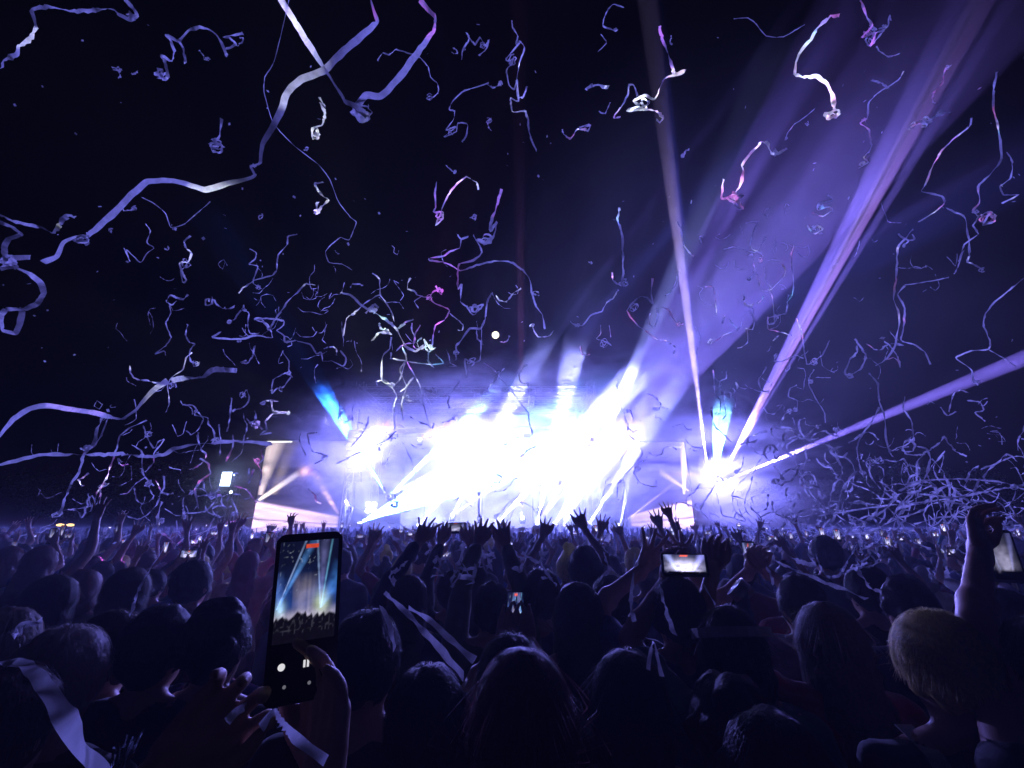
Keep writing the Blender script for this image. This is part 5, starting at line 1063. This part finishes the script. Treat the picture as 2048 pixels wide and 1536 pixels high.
# smaller streamers that drift farther off, grown by a wandering path
def wander(x, y, L, ang, curl, rr):
    P = [(x, y)]; a = ang; n = max(4, int(L/12)); da = rr.gauss(0, .3)
    for i in range(n):
        da = da*.6 + rr.gauss(0, curl); a += da
        if rr.random() < .12: a += rr.choice((-1.4, 1.4, 2.2))
        x += math.cos(a)*L/n; y += math.sin(a)*L/n; P.append((x, y))
    return P
rr = random.Random(21); KW = {}
REG = [ # x0 x1 y0 y1 count width length wander angle
 (1480, 2040, 880, 1075, 20, (3.2, 4.6), (60, 190), .45, None), (1560, 2040, 985, 1085, 16, (3.4, 5), (100, 260), .22, 0), (1500, 1640, 830, 1050, 10, (2.8, 4), (60, 150), .4, 1.4),
 (230, 540, 560, 1040, 16, (2.4, 4), (30, 110), .55, 1.5), (90, 520, 960, 1075, 10, (2.6, 4), (50, 150), .5, 1.9), (650, 1000, 540, 860, 14, (2.4, 4), (25, 90), .6, None),
 (740, 1300, 870, 1040, 16, (2.0, 3.2), (20, 75), .6, 1.5), (1380, 1900, 430, 860, 16, (2.4, 3.8), (30, 110), .55, 1.4), (1240, 1520, 770, 1040, 12, (2.2, 3.4), (30, 90), .5, 1.5),
 (60, 700, 60, 560, 9, (2.5, 3.6), (14, 34), .8, None), (900, 1500, 60, 600, 8, (2.5, 3.6), (12, 34), .8, None), (1000, 1400, 580, 860, 8, (2.2, 3.4), (20, 70), .6, 1.2)]
SHAPE = ['wavy', 'hooked', 'zigzag', 'nearly straight', 'curled']
nsm = 0
for (x0, x1, y0, y1, cnt, wr_, lr, cu, an) in REG:
    for i in range(cnt):
        x = rr.uniform(x0, x1); y = rr.uniform(y0, y1); L = rr.uniform(*lr); w = rr.uniform(*wr_); P = wander(x, y, L, an if an is None else an + rr.gauss(0, .35), cu, rr) if an is not None else wander(x, y, L, rr.uniform(0, 6.28), cu, rr)
        mx_ = sum(p[0] for p in P)/len(P); my_ = sum(p[1] for p in P)/len(P)
        dd = math.hypot(P[-1][0]-P[0][0], P[-1][1]-P[0][1])/L; sh = 'nearly straight' if dd > .9 else ('wavy' if dd > .7 else ('zigzag' if dd > .5 else ('hooked' if dd > .3 else 'curled')))
        sz = 'tiny' if L < 30 else ('small' if L < 70 else 'longish')
        lab = unique('%s %s streamer %s' % (sz, sh, place(mx_, my_)), ['with a knotted end' if i % 3 == 0 else 'without a knot'])
        kn = [(P[-1][0], P[-1][1], rr.uniform(3, 8))] if i % 3 == 0 else []
        o, Q = streamer(lab, P, w, seed=5000 + nsm*11, knots=kn, n=3, dmax=16, group='small far streamers in the air'); nsm += 1
        if rr.random() < .06 and y < 900: hot(Q, rr.random(), rr.choice('WWRMQ'), 1)
# strips of paper in raised hands and on shoulders of the crowd
for i in range(40):
    x = rr.gauss(950, 150) if i < 30 else rr.uniform(1480, 1960); y = rr.uniform(1050, 1140); P = wander(x, y, rr.uniform(25, 90), rr.choice([.8, 2.3, 1.5]) + rr.gauss(0, .2), .12, rr)
    streamer(unique('%s pale strip of streamer among raised hands %s' % (rr.choice(['short', 'narrow', 'kinked', 'straight', 'drooping']), place(x, y, PMARKS)), ['leaning left' if P[-1][0] < x else 'leaning right', 'crossing another', 'lying almost flat', 'in a fist', 'with bent end', 'twisted']), P, rr.uniform(5.5, 9), seed=9000 + i*7, n=3, group='streamer strips caught among the hands')
print('streamers', len(TR) + nsm + 26, 'lasers', len(LZ))
# foil fringe catching the light at the bottom left
mb = MB()
for i in range(16):
    b = ad(222 + i*1.5, 1545, .72); e = ad(225 + i*4.2 + rr.gauss(0, 3), 1500 - 2.2*i + rr.gauss(0, 6), .70); q = [b.lerp(e, j/6) + Vector((0, 0, .004*math.sin(j + i))) for j in range(7)]
    V_, F_ = ribbon_mesh(q, .004, i, .6); mb.add(V_, F_)
fo = mb.build('foil_fringe', pbr('silver_foil', (.8, .85, .95), .25, .9, var=.05)); tag(fo, 'shiny silver foil fringe catching light at the bottom beside the widest streamer', 'foil fringe')
# the heap nobody could count
mb = MB()
for i in range(110):
    x = rr.uniform(1460, 2100); y = 1085 - abs(rr.gauss(0, 1))*60*(.3 + (x-1460)/640); L = rr.uniform(60, 300); P = wander(x, y, L, rr.choice([0, 3.1, -.4, 2.8]) + rr.gauss(0, .25), .2, rr); d = rr.uniform(7, 15)
    q = catmull(P, 2); V_, F_ = ribbon_mesh([ad(a, b, d + .3*math.sin(j*.3)) for j, (a, b) in enumerate(q)], .018 + .03*rr.random(), i); mb.add(V_, F_)
tag(mb.build('fallen_streamer_heap', PAP), kind='stuff', label='heap of tangled streamers settling over heads at the right')
# fine strands too small and many to tell apart, farther off
mb = MB()
for i in range(240):
    x0, x1, y0, y1 = rr.choice([(230, 720, 520, 1000), (560, 1020, 480, 860), (1380, 1900, 420, 900), (1450, 2040, 800, 1060), (60, 560, 800, 1060), (720, 1320, 760, 1030)])
    P = wander(rr.uniform(x0, x1), rr.uniform(y0, y1), rr.uniform(14, 70), rr.choice([1.5, 1.5, rr.uniform(0, 6.28)]), .6, rr); d = rr.uniform(12, 24); q = catmull(P, 2)
    V_, F_ = ribbon_mesh([ad(a, b, d) for a, b in q], .028, i, 1.2); mb.add(V_, F_)
tag(mb.build('distant_streamer_drift', PAP), kind='stuff', label='drift of far fine streamer strands over the crowd')
# confetti specks
mb = MB()
for i in range(170):
    x = rr.uniform(0, 2048); y = rr.uniform(40, 1020)**1.0; d = rr.uniform(6, 18); c = ad(x, y, d); u = Vector((rr.gauss(0, 1), rr.gauss(0, 1), rr.gauss(0, 1))).normalized()*.03; w_ = u.orthogonal().normalized()*.018
    mb.add([c-u-w_, c+u-w_, c+u*.8+w_, c-u+w_*1.2], [(0, 1, 2, 3)])
tag(mb.build('confetti', PAP), kind='stuff', label='specks of paper confetti drifting in the air')
# lasers: projectors under the stage roof whose thin rays strike some of the paper
las = [at(px, py, Y_) for px, py, Y_ in ((745, 872, 43), (860, 872, 43.0), (945, 872, 43), (1035, 872, 43), (1140, 872, 43), (1418, 948, 44.6), (468, 950, 44.6))]
for k, p in enumerate(las):
    t = thing('laser_projector', 'small black laser projector ' + ['at the left end of the stage roof edge', 'left of the middle of the stage roof edge', 'over the very middle of the stage', 'right of the middle of the stage roof edge', 'at the right end of the stage roof edge', 'on the tower with the white lamps', 'on the tower with the square strobe'][k], 'laser', p, 0, 'laser projectors on the roof edge')
    MB().box((-.22, .03, -.12), (.22, .5, .12)).build('housing', blk, t); MB().tube((0, .0, 0), (0, .028, 0), .06, .06, 10).build('aperture', lensb, t)
for i, (p, col, kw, deg) in enumerate(LZ):
    best = None      # the projector with the clearest line: its ray should not run on into nearer strips
    for q in las:
        s_ = q + Vector((0, -.15, 0)); D = (p - s_).length; u = (p - s_)/D; r_ = max(.05, .0075*(p-CAM).length); sc_ = 0
        for pid, PP, wp in ALLP:
            if pid == deg: continue
            for x in PP[::2]:
                tt = (x - s_).dot(u)
                if tt > 3 and (x - s_ - u*tt).length < r_*tt/D + .03: sc_ += wp
        if best is None or sc_ < best[0]: best = (sc_, s_)
    if best[0] > 14: continue
    s = best[1]; dist = (p - s).length
    ld = bpy.data.lights.new('laser_light', 'SPOT'); ld.energy = LASER*kw*1000; ld.color = col; ld.spot_size = 2*math.atan(max(.04, .0075*(p-CAM).length)/dist); ld.spot_blend = .3; ld.shadow_soft_size = .005
    o = bpy.data.objects.new('laser_light', ld); sc.collection.objects.link(o); o.location = s; o.rotation_euler = (p-s).to_track_quat('-Z', 'Y').to_euler()
